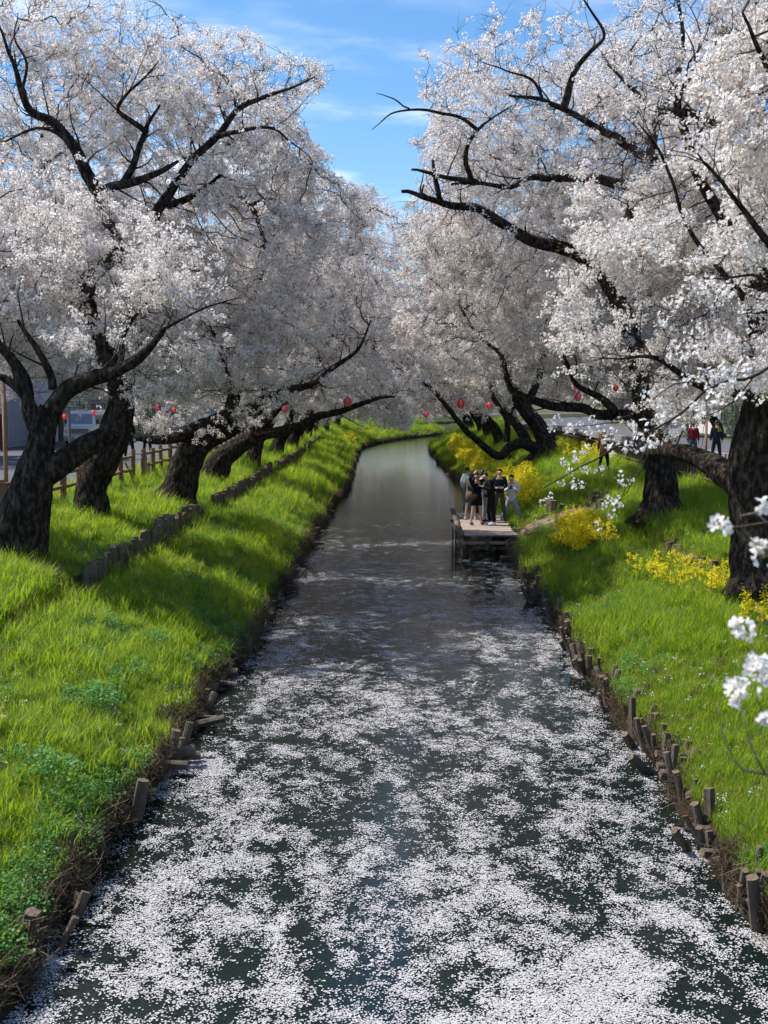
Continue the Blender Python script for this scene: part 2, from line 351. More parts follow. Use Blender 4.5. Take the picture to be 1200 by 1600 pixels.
def rape_proto(name, seed, nst=9, h=.75, rad=.2):
    rg = np.random.default_rng(seed); mb = MB()
    for k in range(nst):
        a = rg.uniform(0, 6.28); r = rad * math.sqrt(rg.random()); b0 = np.array([r * math.cos(a) * .5, r * math.sin(a) * .5, -.03]); t = np.array([r * math.cos(a) * 1.3, r * math.sin(a) * 1.3, h * rg.uniform(.55, 1.0)])
        mb.tube([b0, (b0 + t) / 2 + rg.normal(0, .012, 3), t], [.005, .004, .002], 3, 1, caps=False)
        for q in range(6):
            p = b0 + (t - b0) * rg.uniform(.15, .75); u = unit(np.array([rg.normal(), rg.normal(), .3])); e = unit(np.cross(u, [0, 0, 1])); s = rg.uniform(.03, .07)
            mb.add([p, p + u * s * .5 + e * s * .22, p + u * s, p + u * s * .5 - e * s * .22], [(0, 1, 2, 3)], 1)
        for br in range(4):
            tt = t + np.array([rg.normal(0, .05), rg.normal(0, .05), rg.uniform(-.22, .02)])
            for q in range(12):
                c = tt + rg.normal(0, .021, 3); u, w, nv = basis(unit(rg.normal(0, 1, 3) + np.array([0, 0, 1.2]))); s = rg.uniform(.012, .019)
                mb.add([c + u * s, c + w * s * .9, c - u * s, c - w * s * .9], [(0, 1, 2, 3)], 0)
    return mb
def straw_proto(name, seed, n_=40, L_=.42):
    rg = np.random.default_rng(seed); mb = MB()
    for k in range(n_):
        c = rg.normal(0, .10, 3); c[2] = abs(c[2]) * .7; d = unit(np.array([rg.normal(), rg.normal(), rg.normal(-.35, .5)])); l = L_ * rg.uniform(.3, 1)
        mb.tube([c - d * l / 2, c + rg.normal(0, .02, 3), c + d * l / 2 + np.array([0, 0, -.04])], [.0035, .0045, .002], 3, 0, caps=False)
    return proto(name, mb, [M['straw']])
G_ST = scatter_group('straw', [straw_proto('root_tangle', 170 + i) for i in range(4)])

# ---------------------------------------------------------------- canal geometry
CX = 0.10; Y0, YB, RB, TH = -25.0, 104.0, 112.0, R(46)
HWL, HWR = 3.06, 2.96
def cl(t):
    """centre line point and right-hand normal at arclength t (t = y on the straight)"""
    t = np.asarray(t, float); s = np.clip(t - YB, 0, RB * TH); a = s / RB; e = np.maximum(t - YB - RB * TH, 0)
    w_ = np.clip((t - 55) / 50, 0, 1); x = CX - .8 * w_ * w_ * (3 - 2 * w_) + RB * (1 - np.cos(a)) + e * np.sin(a); y = np.minimum(t, YB) + RB * np.sin(a) + e * np.cos(a)
    return np.stack([x, y], -1), np.stack([np.cos(a), -np.sin(a)], -1)
TEND = YB + RB * TH + 60
ZTOP = 2.0
PROF = np.array([(2.6, -.9), (2.88, -.5), (2.94, -.05), (3.02, .20), (3.3, .34), (3.9, .62), (4.7, .93), (5.4, 1.10), (5.74, 1.14), (5.84, 1.48), (6.4, 1.60), (7.2, 1.84), (8.0, 1.97), (8.8, 2.0)])
def bank_z(s, t, side):
    s = np.asarray(s, float); t = np.asarray(t, float)
    wob = (fbm(x3(t * .22, np.full_like(t, side * 5.0))) - .5) * .35
    so = s + wob * np.clip((s - 3.1), 0, 1)
    z = np.interp(so, PROF[:, 0], PROF[:, 1])
    z = z + (fbm(x3(s * 1.3, t * .9, z=side * 3.3), 4) - .5) * .22 * np.clip((s - 3.1) / 1.0, 0, 1) * np.clip((8.8 - s) / 1.2, 0, 1)
    return z
def edge_wob(t, side): return (fbm(x3(np.asarray(t, float) * .55, np.full_like(np.asarray(t, float), side * 9.0)), 3) - .5) * .55
def bank_pt(s, t, side):
    """world position on a bank: s metres out from the centre line, t along it"""
    s = np.atleast_1d(np.asarray(s, float)); t = np.broadcast_to(np.asarray(t, float), s.shape)
    c, nrm = cl(t); z = bank_z(s, t, side)
    ss = s + edge_wob(t, side) * np.clip((5.2 - s) / 2.1, 0, 1)
    return np.concatenate([c + nrm * side * ss[:, None], z[:, None]], 1)
def ground_at(x, y):
    s = abs(x - CX); side = 1 if x > CX else -1
    return float(bank_z(np.array([s]), np.array([float(y)]), side)[0]) if s < 8.8 else ZTOP
def grid_mesh(name, pts, nu, nv, flip=False):
    f = []
    for i in range(nu - 1):
        for j in range(nv - 1):
            q = (i * nv + j, i * nv + j + 1, (i + 1) * nv + j + 1, (i + 1) * nv + j); f.append(q[::-1] if flip else q)
    me = bpy.data.meshes.new(name); me.from_pydata([tuple(p) for p in pts.tolist()], [], f); me.update(); return me
ts = np.concatenate([np.arange(Y0, 4, 1.0), np.arange(4, 40, .22), np.arange(40, TEND, .8), [TEND]])
ss = np.unique(np.concatenate([PROF[:, 0], np.arange(3.3, 8.8, .22)]))
for side, nm in ((-1, 'left_bank'), (1, 'right_bank')):
    S_, T_ = np.meshgrid(ss, ts); p = bank_pt(S_.ravel(), T_.ravel(), side)
    o = link(nm, grid_mesh(nm, p, len(ts), len(ss), flip=side > 0), M['soil'], smooth=True); tag(o, kind='structure')
tb = np.arange(Y0, TEND + 2, 2.0); c, nr = cl(tb)
p = np.concatenate([np.concatenate([c + nr * s_, np.full((len(tb), 1), -.88)], 1)[:, None] for s_ in (-3.6, 3.6)], 1).reshape(-1, 3)
tag(link('canal_bed', grid_mesh('canal_bed', p, len(tb), 2), M['mud']), kind='structure')
p = np.concatenate([np.concatenate([c + nr * s_, np.full((len(tb), 1), .0)], 1)[:, None] for s_ in (-3.6, 3.6)], 1).reshape(-1, 3)
tag(link('water', grid_mesh('water', p, len(tb), 2), M['water']), kind='structure')
# the land beyond the banks, as one sheet to the horizon
tb = np.concatenate([np.arange(Y0, YB, 8.0), np.arange(YB, TEND, 4.0), [TEND]]); c, nr = cl(tb)
loop = np.concatenate([c - nr * 8.8, (c + nr * 8.8)[::-1]]); nL = len(loop)
outer = np.array([(-1500, -1500), (1500, -1500), (1500, 2200), (-1500, 2200)], float)
vv = [Vector(q) for q in np.concatenate([loop, outer]).tolist()]
res = geometry.delaunay_2d_cdt(vv, [(i, (i + 1) % nL) for i in range(nL)] + [(nL + i, nL + (i + 1) % 4) for i in range(4)], [], 0, 1e-5)
def inside(pt, poly):
    x, y = pt; r = False; j = len(poly) - 1
    for i in range(len(poly)):
        if (poly[i][1] > y) != (poly[j][1] > y) and x < (poly[j][0] - poly[i][0]) * (y - poly[i][1]) / (poly[j][1] - poly[i][1]) + poly[i][0]: r = not r
        j = i
    return r
gv = [(v.x, v.y, ZTOP) for v in res[0]]; gf = [f for f in res[2] if not inside((sum(gv[i][0] for i in f) / len(f), sum(gv[i][1] for i in f) / len(f)), loop)]
me = bpy.data.meshes.new('ground'); me.from_pydata(gv, [], gf); me.update()
M['earth'] = mat('dry_earth', (.075, .085, .035), .95, .1, var=(.13, .11, .075), vscale=.6, bump=.5, bscale=8)
tag(link('ground', me, M['earth']), kind='structure')
def strip(name, side, s0, s1, z, m, t0=Y0 + 1, t1=TEND - 1, kind='structure'):
    tb = np.arange(t0, t1, 3.0); c, nr = cl(tb)
    p = np.concatenate([np.concatenate([c + nr * side * s_, np.full((len(tb), 1), z)], 1)[:, None] for s_ in (s0, s1)], 1).reshape(-1, 3)
    o = link(name, grid_mesh(name, p, len(tb), 2, flip=side < 0), m); tag(o, kind=kind); return o
strip('left_road', -1, 9.3, 19.0, ZTOP + .006, M['asphalt'])
strip('right_path', 1, 9.0, 12.4, ZTOP + .006, M['asphalt'])
strip('right_road', 1, 12.9, 19.5, ZTOP + .006, M['asphalt'])
def kerb(name, side, s, t0, t1):
    mb = MB(); tb = np.arange(t0, t1, 3.0)
    for a, b_ in zip(tb[:-1], tb[1:]):
        (c0,), (n0,) = [np.atleast_2d(q) for q in cl(a)]; (c1,), (n1,) = [np.atleast_2d(q) for q in cl(b_)]
        v = [(*(c_ + n_ * side * (s + o_)), z_) for c_, n_ in ((c0, n0), (c1, n1)) for o_, z_ in ((0, ZTOP - .05), (0, ZTOP + .38), (.28, ZTOP + .38), (.28, ZTOP - .05))]
        mb.add(v, [(0, 1, 5, 4), (1, 2, 6, 5), (2, 3, 7, 6), (0, 3, 2, 1), (4, 5, 6, 7)])
    o = mb.build(name, M['concrete']); tag(o, kind='structure'); return o
kerb('right_kerb', 1, 12.5, 5, 130)
# ---------------------------------------------------------------- cherry trees
SKY = np.array([(200, -400), (262, -4), (300, 22), (352, 34), (378, 28), (430, 78), (528, 96), (510, 150), (472, 170), (468, 205), (525, 250), (490, 262), (512, 268), (560, 285), (600, 296), (622, 330), (640, 300), (655, 262), (632, 236), (668, 190), (650, 150), (634, 84), (690, 70), (712, 30), (716, -4), (730, -400)], float)
def in_poly(x, y, poly):
    r = np.zeros(len(x), bool); j = len(poly) - 1
    for i in range(len(poly)):
        xi, yi = poly[i]; xj, yj = poly[j]
        c = ((yi > y) != (yj > y)) & (x < (xj - xi) * (y - yi) / (yj - yi + 1e-9) + xi); r ^= c; j = i
    return r
LOWX = [-400, 0, 60, 120, 200, 260, 330, 400, 450, 520, 600, 650, 700, 740, 800, 860, 900, 960, 1010, 1060, 1110, 1160, 1400]
LOWY = [650, 640, 638, 650, 678, 690, 700, 675, 655, 655, 668, 655, 660, 668, 650, 640, 668, 690, 690, 690, 655, 640, 660]
LANT = [(445, 639, 11, 40), (543, 628, 13, 36), (720, 631, 13, 44), (764, 633, 9, 54), (666, 647, 9, 48), (560, 650, 7, 58), (246, 636, 9, 46), (272, 640, 8, 50), (903, 620, 11, 40), (900, 604, 8, 44), (962, 606, 8, 44), (101, 651, 7, 40), (146, 645, 7, 46)]
# limbs that stand free in front of the flowers: sprays keep off them on the outer side of the crown
KEYL = [([(142, 765), (175, 680), (188, 620), (160, 540), (135, 470), (150, 425), (185, 395), (172, 350), (152, 300), (128, 262), (112, 222), (60, 180), (34, 145), (10, 75)], 15, 26.5), ([(155, 304), (200, 287), (278, 252)], 10, 26), ([(192, 288), (215, 235), (250, 164)], 8, 26), ([(226, 205), (182, 172)], 6, 25.5),
        ([(240, 345), (300, 250), (340, 212), (370, 172), (410, 152), (452, 138)], 9, 27.5), ([(262, 322), (345, 273)], 7, 27.5), ([(338, 215), (425, 200)], 6, 27), ([(74, 650), (107, 608), (187, 577), (256, 515)], 16, 21), ([(46, 650), (20, 560), (-5, 530)], 13, 21.5),
        ([(300, 672), (335, 655), (360, 640), (356, 590), (330, 520)], 8, 33), ([(410, 400), (410, 360), (392, 322), (366, 296)], 7, 33), ([(420, 678), (467, 667), (530, 643), (617, 620)], 8, 41), ([(455, 608), (520, 575)], 8, 33),
        ([(965, 470), (923, 411), (869, 384), (784, 347), (683, 312), (628, 299)], 12, 29.5), ([(985, 340), (944, 283), (827, 277), (747, 288), (643, 265)], 8, 29.5), ([(747, 286), (731, 230), (747, 203), (795, 169)], 7, 28), ([(1019, 250), (939, 203), (891, 176), (795, 149)], 9, 29.5), ([(880, 170), (900, 108), (944, 59), (923, 16)], 7, 28),
        ([(1019, 250), (1024, 197), (1051, 139)], 10, 30), ([(1125, 196), (1061, 176), (987, 139), (949, 101)], 8, 21), ([(1018, 660), (1002, 594)], 15, 30), ([(1010, 652), (937, 649), (857, 632), (800, 612), (786, 565), (714, 466)], 9, 33.5), ([(962, 646), (920, 612)], 7, 31), ([(835, 701), (781, 713), (716, 656), (644, 587)], 8, 57), ([(820, 640), (850, 560)], 9, 57), ([(792, 656), (763, 591)], 6, 56)]
KA = np.array([(*a, *b_, w, d) for pts, w, d in KEYL for a, b_ in zip(pts[:-1], pts[1:])], float)
def off_limbs(p):
    x, y = proj(p); q = -((p - np.array([0, 0, CAMZ])) @ CM)[:, 2]; ok = np.ones(len(p), bool); keep = fbm(p * 2.2, 2) > .60
    for ax, ay, bx_, by_, w, d in KA:
        dx, dy = bx_ - ax, by_ - ay; t = np.clip(((x - ax) * dx + (y - ay) * dy) / (dx * dx + dy * dy), 0, 1)
        ok &= ~((np.hypot(x - ax - t * dx, y - ay - t * dy) < w) & (q < d + .3) & (q > 14)) | keep
    return ok
def view_filter(p, margin=0.0):
    """keeps the outline the crowns have in the photograph: the gap of sky between the rows and the underside of the canopy"""
    x, y = proj(p); n_ = (fbm(x3(x / 24, y / 24), 4) - .5) * 62
    rel = np.atleast_2d(p) - np.array([2.75, 38.3, 1.4]); sd = np.array(sdir); ray = np.linalg.norm(rel - (rel @ sd)[:, None] * sd, axis=1) > 1.8   # the opening through which the sun reaches the pier
    q = -((np.atleast_2d(p) - np.array([0, 0, CAMZ])) @ CM)[:, 2]
    for lx_, ly_, lr_, ld_ in LANT: ray = ray & ~((np.hypot(x - lx_, y - ly_) < lr_) & (q < ld_ + .8))
    return ray & ~in_poly(x + n_, y + n_ * .6, SKY) & (y + n_ * .8 < np.interp(x, LOWX, LOWY) - margin)
def resample(pts, step, rad=None):
    pts = np.asarray(pts, float); d = np.r_[0, np.cumsum(np.linalg.norm(np.diff(pts, axis=0), axis=1))]
    n_ = max(2, int(d[-1] / step) + 1); t = np.linspace(0, d[-1], n_)
    # smooth through the points (Catmull-like via cubic interpolation of each coordinate)
    if len(pts) > 2:
        k = np.gradient(pts, d, axis=0); i = np.clip(np.searchsorted(d, t, side='right') - 1, 0, len(d) - 2); h = (d[i + 1] - d[i])[:, None]; u = ((t - d[i]) / h[:, 0])[:, None]
        out = (2 * u ** 3 - 3 * u ** 2 + 1) * pts[i] + (u ** 3 - 2 * u ** 2 + u) * h * k[i] + (-2 * u ** 3 + 3 * u ** 2) * pts[i + 1] + (u ** 3 - u ** 2) * h * k[i + 1]
    else: out = np.stack([np.interp(t, d, pts[:, q]) for q in range(3)], 1)
    if rad is None: return out
    return out, np.interp(t, d, rad)
def bark_warp(seed, amp=.13):
    def f(pts, a):
        n_ = len(pts); L_ = np.r_[0, np.cumsum(np.linalg.norm(np.diff(pts, axis=0), axis=1))]
        A, Z = np.meshgrid(a, L_); q = np.stack([np.cos(A).ravel() * 1.7 + seed, np.sin(A).ravel() * 1.7, Z.ravel() * .9], 1)
        big = (fbm(q, 3) - .5) * 2.0
        q2 = np.stack([np.cos(A).ravel() * 5 + seed, np.sin(A).ravel() * 5, Z.ravel() * 2.2], 1)
        fine = np.abs(fbm(q2, 3) - .5) * 2
        return (1 + amp * 1.6 * big + amp * 1.1 * (fine - .35) - amp * .9 * np.maximum(0, .16 - np.abs(fbm(np.stack([np.cos(A).ravel() * 9 + seed, np.sin(A).ravel() * 9, Z.ravel() * 2.0], 1), 2) - .5)) / .16 * .5).reshape(n_, len(a))
    return f
def colonize(seeds, attr, step, kill, rg, maxit=90, jit=.28, droop=0.0, infl=12.0):
    pos = [np.asarray(seeds, float)]; par = [-np.ones(len(seeds), int)]; allp = pos[0]; npar = par[0].copy(); kids = np.zeros(len(allp), int)
    A = attr.copy(); d2 = ((A[:, None, :] - allp[None]) ** 2).sum(2); ni = d2.argmin(1); nd = np.sqrt(d2[np.arange(len(A)), ni]); stall = np.zeros(len(A), int)
    for it in range(maxit):
        if len(A) == 0: break
        act = nd < infl
        if not act.any(): break
        u, inv = np.unique(ni[act], return_inverse=True)
        v = A[act] - allp[ni[act]]; v /= np.linalg.norm(v, axis=1)[:, None] + 1e-9
        s = np.zeros((len(u), 3)); np.add.at(s, inv, v)
        s /= np.linalg.norm(s, axis=1)[:, None] + 1e-9
        s += rg.normal(0, jit, s.shape); s[:, 2] -= droop; s /= np.linalg.norm(s, axis=1)[:, None] + 1e-9
        ok = kids[u] < 4; u, s = u[ok], s[ok]
        if len(u) == 0: break
        new = allp[u] + s * step; kids[u] += 1
        b0 = len(allp); allp = np.concatenate([allp, new]); npar = np.concatenate([npar, u]); kids = np.concatenate([kids, np.zeros(len(new), int)])
        for c0 in range(0, len(new), 400):
            dd = ((A[:, None, :] - new[None, c0:c0 + 400]) ** 2).sum(2); j = dd.argmin(1); m_ = np.sqrt(dd[np.arange(len(A)), j]); b = m_ < nd - 1e-4
            ni[b] = j[b] + b0 + c0; nd[b] = m_[b]; stall[b] = -1
        stall += 1
        keep = (nd > kill) & (stall < 9); A, ni, nd, stall = A[keep], ni[keep], nd[keep], stall[keep]
    return allp, npar
def pipe_radii(n, par, ns, tip, ex=1.97):
    acc = np.zeros(n); r = np.zeros(n)
    for i in range(n - 1, -1, -1):
        r[i] = max(tip, acc[i] ** (1 / ex)) if acc[i] > 0 else tip
        if par[i] >= 0: acc[par[i]] += r[i] ** ex
    return r
def chains(n, par, r, ns):
    ch = [[] for _ in range(n)]
    for i in range(ns, n): ch[par[i]].append(i)
    out = []; stack = []
    for i in range(ns):
        for k in ch[i]: stack.append((i, k))
    while stack:
        p0, i = stack.pop(); c = [p0, i]
        while ch[i]:
            ks = sorted(ch[i], key=lambda q: -r[q]); [stack.append((i, q)) for q in ks[1:]]; i = ks[0]; c.append(i)
        out.append(c)
    return out
def ell_points(ells, n_, rg):
    vol = np.array([e[1][0] * e[1][1] * e[1][2] for e in ells]); out = []
    for e, k in zip(ells, (vol / vol.sum() * n_).astype(int) + 1):
        d = rg.normal(0, 1, (k, 3)); d /= np.linalg.norm(d, axis=1)[:, None]; rr = rg.random(k) ** (1 / 2.4)
        out.append(np.array(e[0]) + d * rr[:, None] * np.array(e[1]))
    return np.concatenate(out)
def tree_parts(root, trunk, limbs, ells, seed, natt, step=.26, kill=.36, per=4.0, near=True, filt=None, tip=.0055, local=False, bl_r=.04, spread=.055, clear=.40, twn=3.2):
    """trunk: (points, radii); limbs: list of (points, r0, r1); all in the coordinates of the world, or of the tree when local"""
    rg = np.random.default_rng(seed); org = (0, 0, 0) if local else tuple(root.location)
    trunk[1][0] *= 1.5; trunk[1][1] *= 1.12
    tp, tr = resample(trunk[0], .06 if near else .35, trunk[1]); zb = tp[:, 2] - tp[0, 2]; tr = tr * (1 + .30 * np.exp(-zb / .22))
    mb = MB(); nseg = 40 if near else 12; mb.tube(tp, tr, nseg, warp=bark_warp(seed, .13 if near else .10)); mb.build('trunk', M['bark'], root, smooth=True, origin=org)
    seeds = [tp[tp[:, 2] > (4.0 if not local else 2.4)][::3 if near else 1]]; lim_pts = [tp]; lim_r = [tr]
    for k, (lp, r0, r1) in enumerate(limbs):
        q, qr = resample(lp, .12 if near else .35, np.linspace(r0, r1 * .55, len(lp)))
        q[1:-1] += (fbm(q[1:-1] * 1.6, 2)[:, None] - .5) * np.array([.12, .12, .12])
        mb = MB(); mb.tube(q, qr, 14 if near else 7, warp=bark_warp(seed + k, .09)); mb.build('limb', M['bark'], root, smooth=True, origin=org)
        seeds.append(q[2::2] if near else q[1:]); lim_pts.append(q); lim_r.append(qr)
    sh_ = []
    for q, qr in zip(lim_pts[1:], lim_r[1:]):
        for i in range(3, len(q) - 1):
            if rg.random() < (.30 if near else .45) and qr[i] < .16:
                tg = unit(q[i + 1] - q[i - 1]); d_ = unit(tg * .6 + rg.normal(0, .55, 3) + (0, 0, .35)); l_ = rg.uniform(.4, 1.5) * (1 if near else 1.4); s_ = [q[i]]
                for _ in range(4): d_ = unit(d_ + rg.normal(0, .28, 3) + (0, 0, .06)); s_.append(s_[-1] + d_ * l_ / 4)
                sh_.append((np.array(s_), min(qr[i] * .45, .026)))
    if filt is not None: sh_ = [s_ for s_ in sh_ if filt(s_[0][-1:])[0]]
    seeds = np.concatenate(seeds); lp = np.concatenate(lim_pts); lr = np.concatenate(lim_r)
    att = ell_points(ells, int(natt * 2.3), rg)
    # clumpy crown: fewer attractors in the hollows of a noise field
    keep = fbm(att * .55 + seed, 2) > rg.uniform(.28, .52, len(att))
    att = att[keep]
    if filt is not None: att = att[filt(att)]
    allp, par = colonize(seeds, att, step, kill, rg)
    ns = len(seeds); r = pipe_radii(len(allp), par, ns, tip)
    if filt is not None: pass
    mb = MB()
    for s_, r0_ in sh_: mb.tube(s_, np.linspace(r0_, .0035, 5), 4, caps=False)
    for c in chains(len(allp), par, r, ns):
        rr = r[c]; rr = np.minimum(rr, .16); rr[0] = rr[1]; nn = 3 if rr.max() < .02 else (5 if rr.max() < .06 else 8)
        mb.tube(allp[c], rr, nn, caps=False)
    idx = np.arange(ns, len(allp)); idx = idx[r[idx] < bl_r]
    # short side shoots, and blossoms along them and along the thin wood
    sp = np.repeat(idx, rg.poisson(twn, len(idx))); m_ = len(sp)
    dpar = allp[sp] - allp[par[sp]]; dpar /= np.linalg.norm(dpar, axis=1)[:, None] + 1e-9
    dd = dpar * .8 + rg.normal(0, .62, (m_, 3)) + (0, 0, .08); dd /= np.linalg.norm(dd, axis=1)[:, None]
    ln = rg.uniform(.22, .70, m_)[:, None] * (1 if near else 1.9)
    s0 = allp[sp]; s1 = s0 + dd * ln * .5 + rg.normal(0, .03, (m_, 3)); s2 = s0 + dd * ln + rg.normal(0, .06, (m_, 3))
    if filt is not None: g_ = filt(s2); s0, s1, s2 = s0[g_], s1[g_], s2[g_]; m_ = len(s0)
    w_ = tip * (.7 if near else .8); cr_ = np.cross(s2 - s0, rg.normal(0, 1, (m_, 3))); cr_ /= np.linalg.norm(cr_, axis=1)[:, None] + 1e-9
    cr2 = np.cross(s2 - s0, cr_); cr2 /= np.linalg.norm(cr2, axis=1)[:, None] + 1e-9
    vv_ = np.stack([s0 + cr_ * w_, s0 - cr_ * w_ * .5 + cr2 * w_, s0 - cr_ * w_ * .5 - cr2 * w_, s1 + cr_ * w_ * .8, s1 - cr_ * w_ * .4 + cr2 * w_ * .8, s1 - cr_ * w_ * .4 - cr2 * w_ * .8, s2], 1).reshape(-1, 3)
    ff_ = [tuple(7 * i + q for q in f) for i in range(m_) for f in ((0, 1, 4, 3), (1, 2, 5, 4), (2, 0, 3, 5), (3, 4, 6), (4, 5, 6), (5, 3, 6))]
    mb.add(vv_, ff_)
    tw = mb.build('twigs', M['twig'], root, smooth=True, origin=org); tag(tw, kind='stuff')
    k = rg.poisson(per, m_); u_ = rg.random(k.sum())[:, None] ** .8; a_, b_, c_ = np.repeat(s0, k, 0), np.repeat(s1, k, 0), np.repeat(s2, k, 0)
    bp_ = np.where(u_ < .5, a_ + (b_ - a_) * u_ * 2, b_ + (c_ - b_) * (u_ * 2 - 1)) + rg.normal(0, spread, (len(u_), 3))
    if filt is not None: bp_ = bp_[filt(bp_)]
    if not local and len(bp_): bp_ = bp_[off_limbs(bp_)]
    # gaps between the sprays, and a thinner top
    g_ = fbm(bp_ * np.array([1, 1, 1.9]) * (1.15 if near else .8) + seed * 3, 2); z_ = bp_[:, 2] - (0 if not local else -2)
    g2_ = fbm(bp_ * np.array([1, 1, 1.6]) * (3.2 if near else 1.8) - seed, 2); g_ = g_ * .72 + g2_ * .28
    bp_ = bp_[(g_ > rng.uniform(.46, .545, len(bp_))) & (rg.random(len(bp_)) < np.interp(z_, [7.5, 10, 13.5], [1, .66, .28]))]
    if clear:
        big = np.concatenate([lp[lr > .07][::2], lp[(lr <= .07) & (lr > .03)][::3], allp[ns:][r[ns:] > .034]]); cw = np.r_[np.full(len(lp[lr > .07][::2]), 1.0), np.full(len(big) - len(lp[lr > .07][::2]), 1.9)]
        if len(big):
            dm = np.full(len(bp_), 9.0)
            for c0 in range(0, len(big), 60): dm = np.minimum(dm, (np.sqrt(((bp_[:, None] - big[None, c0:c0 + 60]) ** 2).sum(2)) * cw[None, c0:c0 + 60]).min(1))
            bp_ = bp_[(dm > clear) | (rg.random(len(bp_)) < .10)]

    n_ = len(bp_); me = scatter_mesh('blossoms', bp_, rand_rot(n_), rg.uniform(.75, 1.25, n_), rg.integers(0, 6 if near else 5, n_), org)
    scatter_obj('blossoms', me, G_NEAR if near else G_FAR, root)
    return n_
def T(pts, d0, d1=None, w=None):
    d1 = d0 if d1 is None else d1; k = len(pts)
    return np.array([P(x, y, d0 + (d1 - d0) * i / max(1, k - 1)) for i, (x, y) in enumerate(pts)])
def wpx(px_, d): return px_ * d / FPX / 2     # radius in metres of something px_ pixels wide at distance d
GR = 'cherry trees along the canal'
def tree(label, x, y, **k):
    z = ground_at(x, y) - .1
    return empty('cherry_tree', (x, y, z), label=label, cat='tree', group=GR)

NB = 0
# left, nearest: leaning trunk with two heavy forks
D = 21.5; t = tree('thick leaning cherry tree nearest on the left bank, dark trunk forked low', P(30, 885, D)[0], D)
tr = (T([(14, 912), (22, 868), (38, 800), (52, 745), (62, 700), (70, 665), (80, 638)], D), [wpx(w, D) for w in (104, 88, 78, 66, 46, 42, 36)])
lb = [(T([(50, 752), (84, 732), (133, 700), (160, 684), (184, 668)], D, D - .2), wpx(50, D), wpx(44, D)),
      (T([(74, 650), (107, 608), (150, 590), (187, 577), (217, 560), (238, 538), (256, 515)], D, D - .8), wpx(32, D), wpx(15, D)),
      (T([(80, 640), (60, 655), (45, 630), (30, 610), (5, 592), (-40, 585)], D), wpx(26, D), wpx(16, D)),
      (T([(62, 690), (46, 650), (38, 600), (20, 560), (-5, 530), (-60, 470)], D, D + .5), wpx(26, D), wpx(14, D)),
      (T([(30, 603), (20, 572), (10, 555), (-15, 520), (-30, 440)], D), wpx(14, D), wpx(9, D)),
      (T([(82, 608), (70, 580), (54, 545), (40, 520), (28, 500)], D), wpx(14, D), wpx(9, D)),
      (T([(187, 577), (192, 545), (200, 515), (230, 470), (300, 420)], D, D + 1), wpx(11, D), wpx(4, D)),
      (T([(250, 518), (283, 500), (320, 480), (375, 465)], D - .8, D - 1), wpx(6, D), wpx(3, D))]
NB += tree_parts(t, tr, lb, [((-7.9, 23.6, 7.2), (3.2, 2.8, 2.2)), ((-5.2, 22.4, 6.2), (2.1, 1.7, 1.7))], 11, 1500, filt=view_filter, per=7.6)
# left, second: the tall one whose limbs stand against the sky
D = 27.4; t = tree('tall bent cherry tree second on the left bank, limbs against the sky', P(140, 828, D)[0], D)
tr = (T([(136, 845), (143, 800), (142, 765), (160, 717), (180, 672), (190, 625), (180, 580), (160, 540), (138, 500), (132, 450)], D), [wpx(w, D) for w in (66, 52, 48, 54, 50, 40, 38, 36, 34, 32)])
lb = [(T([(132, 455), (150, 425), (180, 402), (187, 385), (172, 350), (158, 320), (152, 300)], D - .6, D - 1.4), wpx(30, D), wpx(24, D)),
      (T([(152, 300), (128, 262), (112, 222), (82, 190), (50, 172), (34, 145), (25, 110), (10, 75), (-5, 30)], D - 1.4, D - 2.4), wpx(20, D), wpx(5, D)),
      (T([(155, 304), (175, 292), (200, 287), (235, 275), (262, 262), (278, 252)], D - 1.4, D - 2), wpx(17, D), wpx(9, D)),
      (T([(192, 288), (210, 255), (222, 218), (232, 190), (250, 164)], D - 1.5, D - 2.2), wpx(13, D), wpx(5, D)),
      (T([(226, 205), (205, 188), (182, 172), (196, 148), (222, 125), (248, 96)], D - 2, D - 2.6), wpx(9, D), wpx(3, D)),
      (T([(118, 240), (100, 215), (62, 200), (20, 215), (-20, 240)], D - 1.6, D - 1.2), wpx(8, D), wpx(3, D)),
      (T([(200, 600), (225, 470), (240, 380), (240, 345), (265, 302), (300, 250), (340, 212), (370, 172), (410, 152), (452, 138), (492, 120)], D + .6, D - 1), wpx(24, D), wpx(4, D)),
      (T([(262, 322), (290, 312), (312, 300), (345, 273)], D - .2, D - .6), wpx(13, D), wpx(9, D)),
      (T([(338, 215), (370, 206), (425, 200), (450, 222), (482, 242)], D - .8, D - 1.2), wpx(8, D), wpx(2, D)),
      (T([(300, 252), (270, 300), (240, 345)], D - .2), wpx(10, D), wpx(10, D)),
      (T([(132, 470), (110, 440), (100, 390), (88, 320), (60, 240)], D + .4, D + 1), wpx(16, D), wpx(6, D)),
      (T([(145, 520), (110, 480), (80, 440), (40, 400), (-20, 350)], D, D + 1), wpx(18, D), wpx(7, D)),
      (T([(34, 145), (40, 100), (20, 60), (28, 20)], D - 2.2, D - 2.6), wpx(5, D), wpx(2, D))]
NB += tree_parts(t, tr, lb, [((-5.6, 29.0, 9.6), (5.0, 3.2, 4.4)), ((-3.2, 27.6, 10.2), (2.4, 2.0, 2.6)), ((-7.5, 28.0, 11.6), (2.6, 2.4, 2.6)), ((-4.4, 28.6, 5.8), (3.0, 2.0, 1.7))], 12, 3800, filt=view_filter, per=7.6)
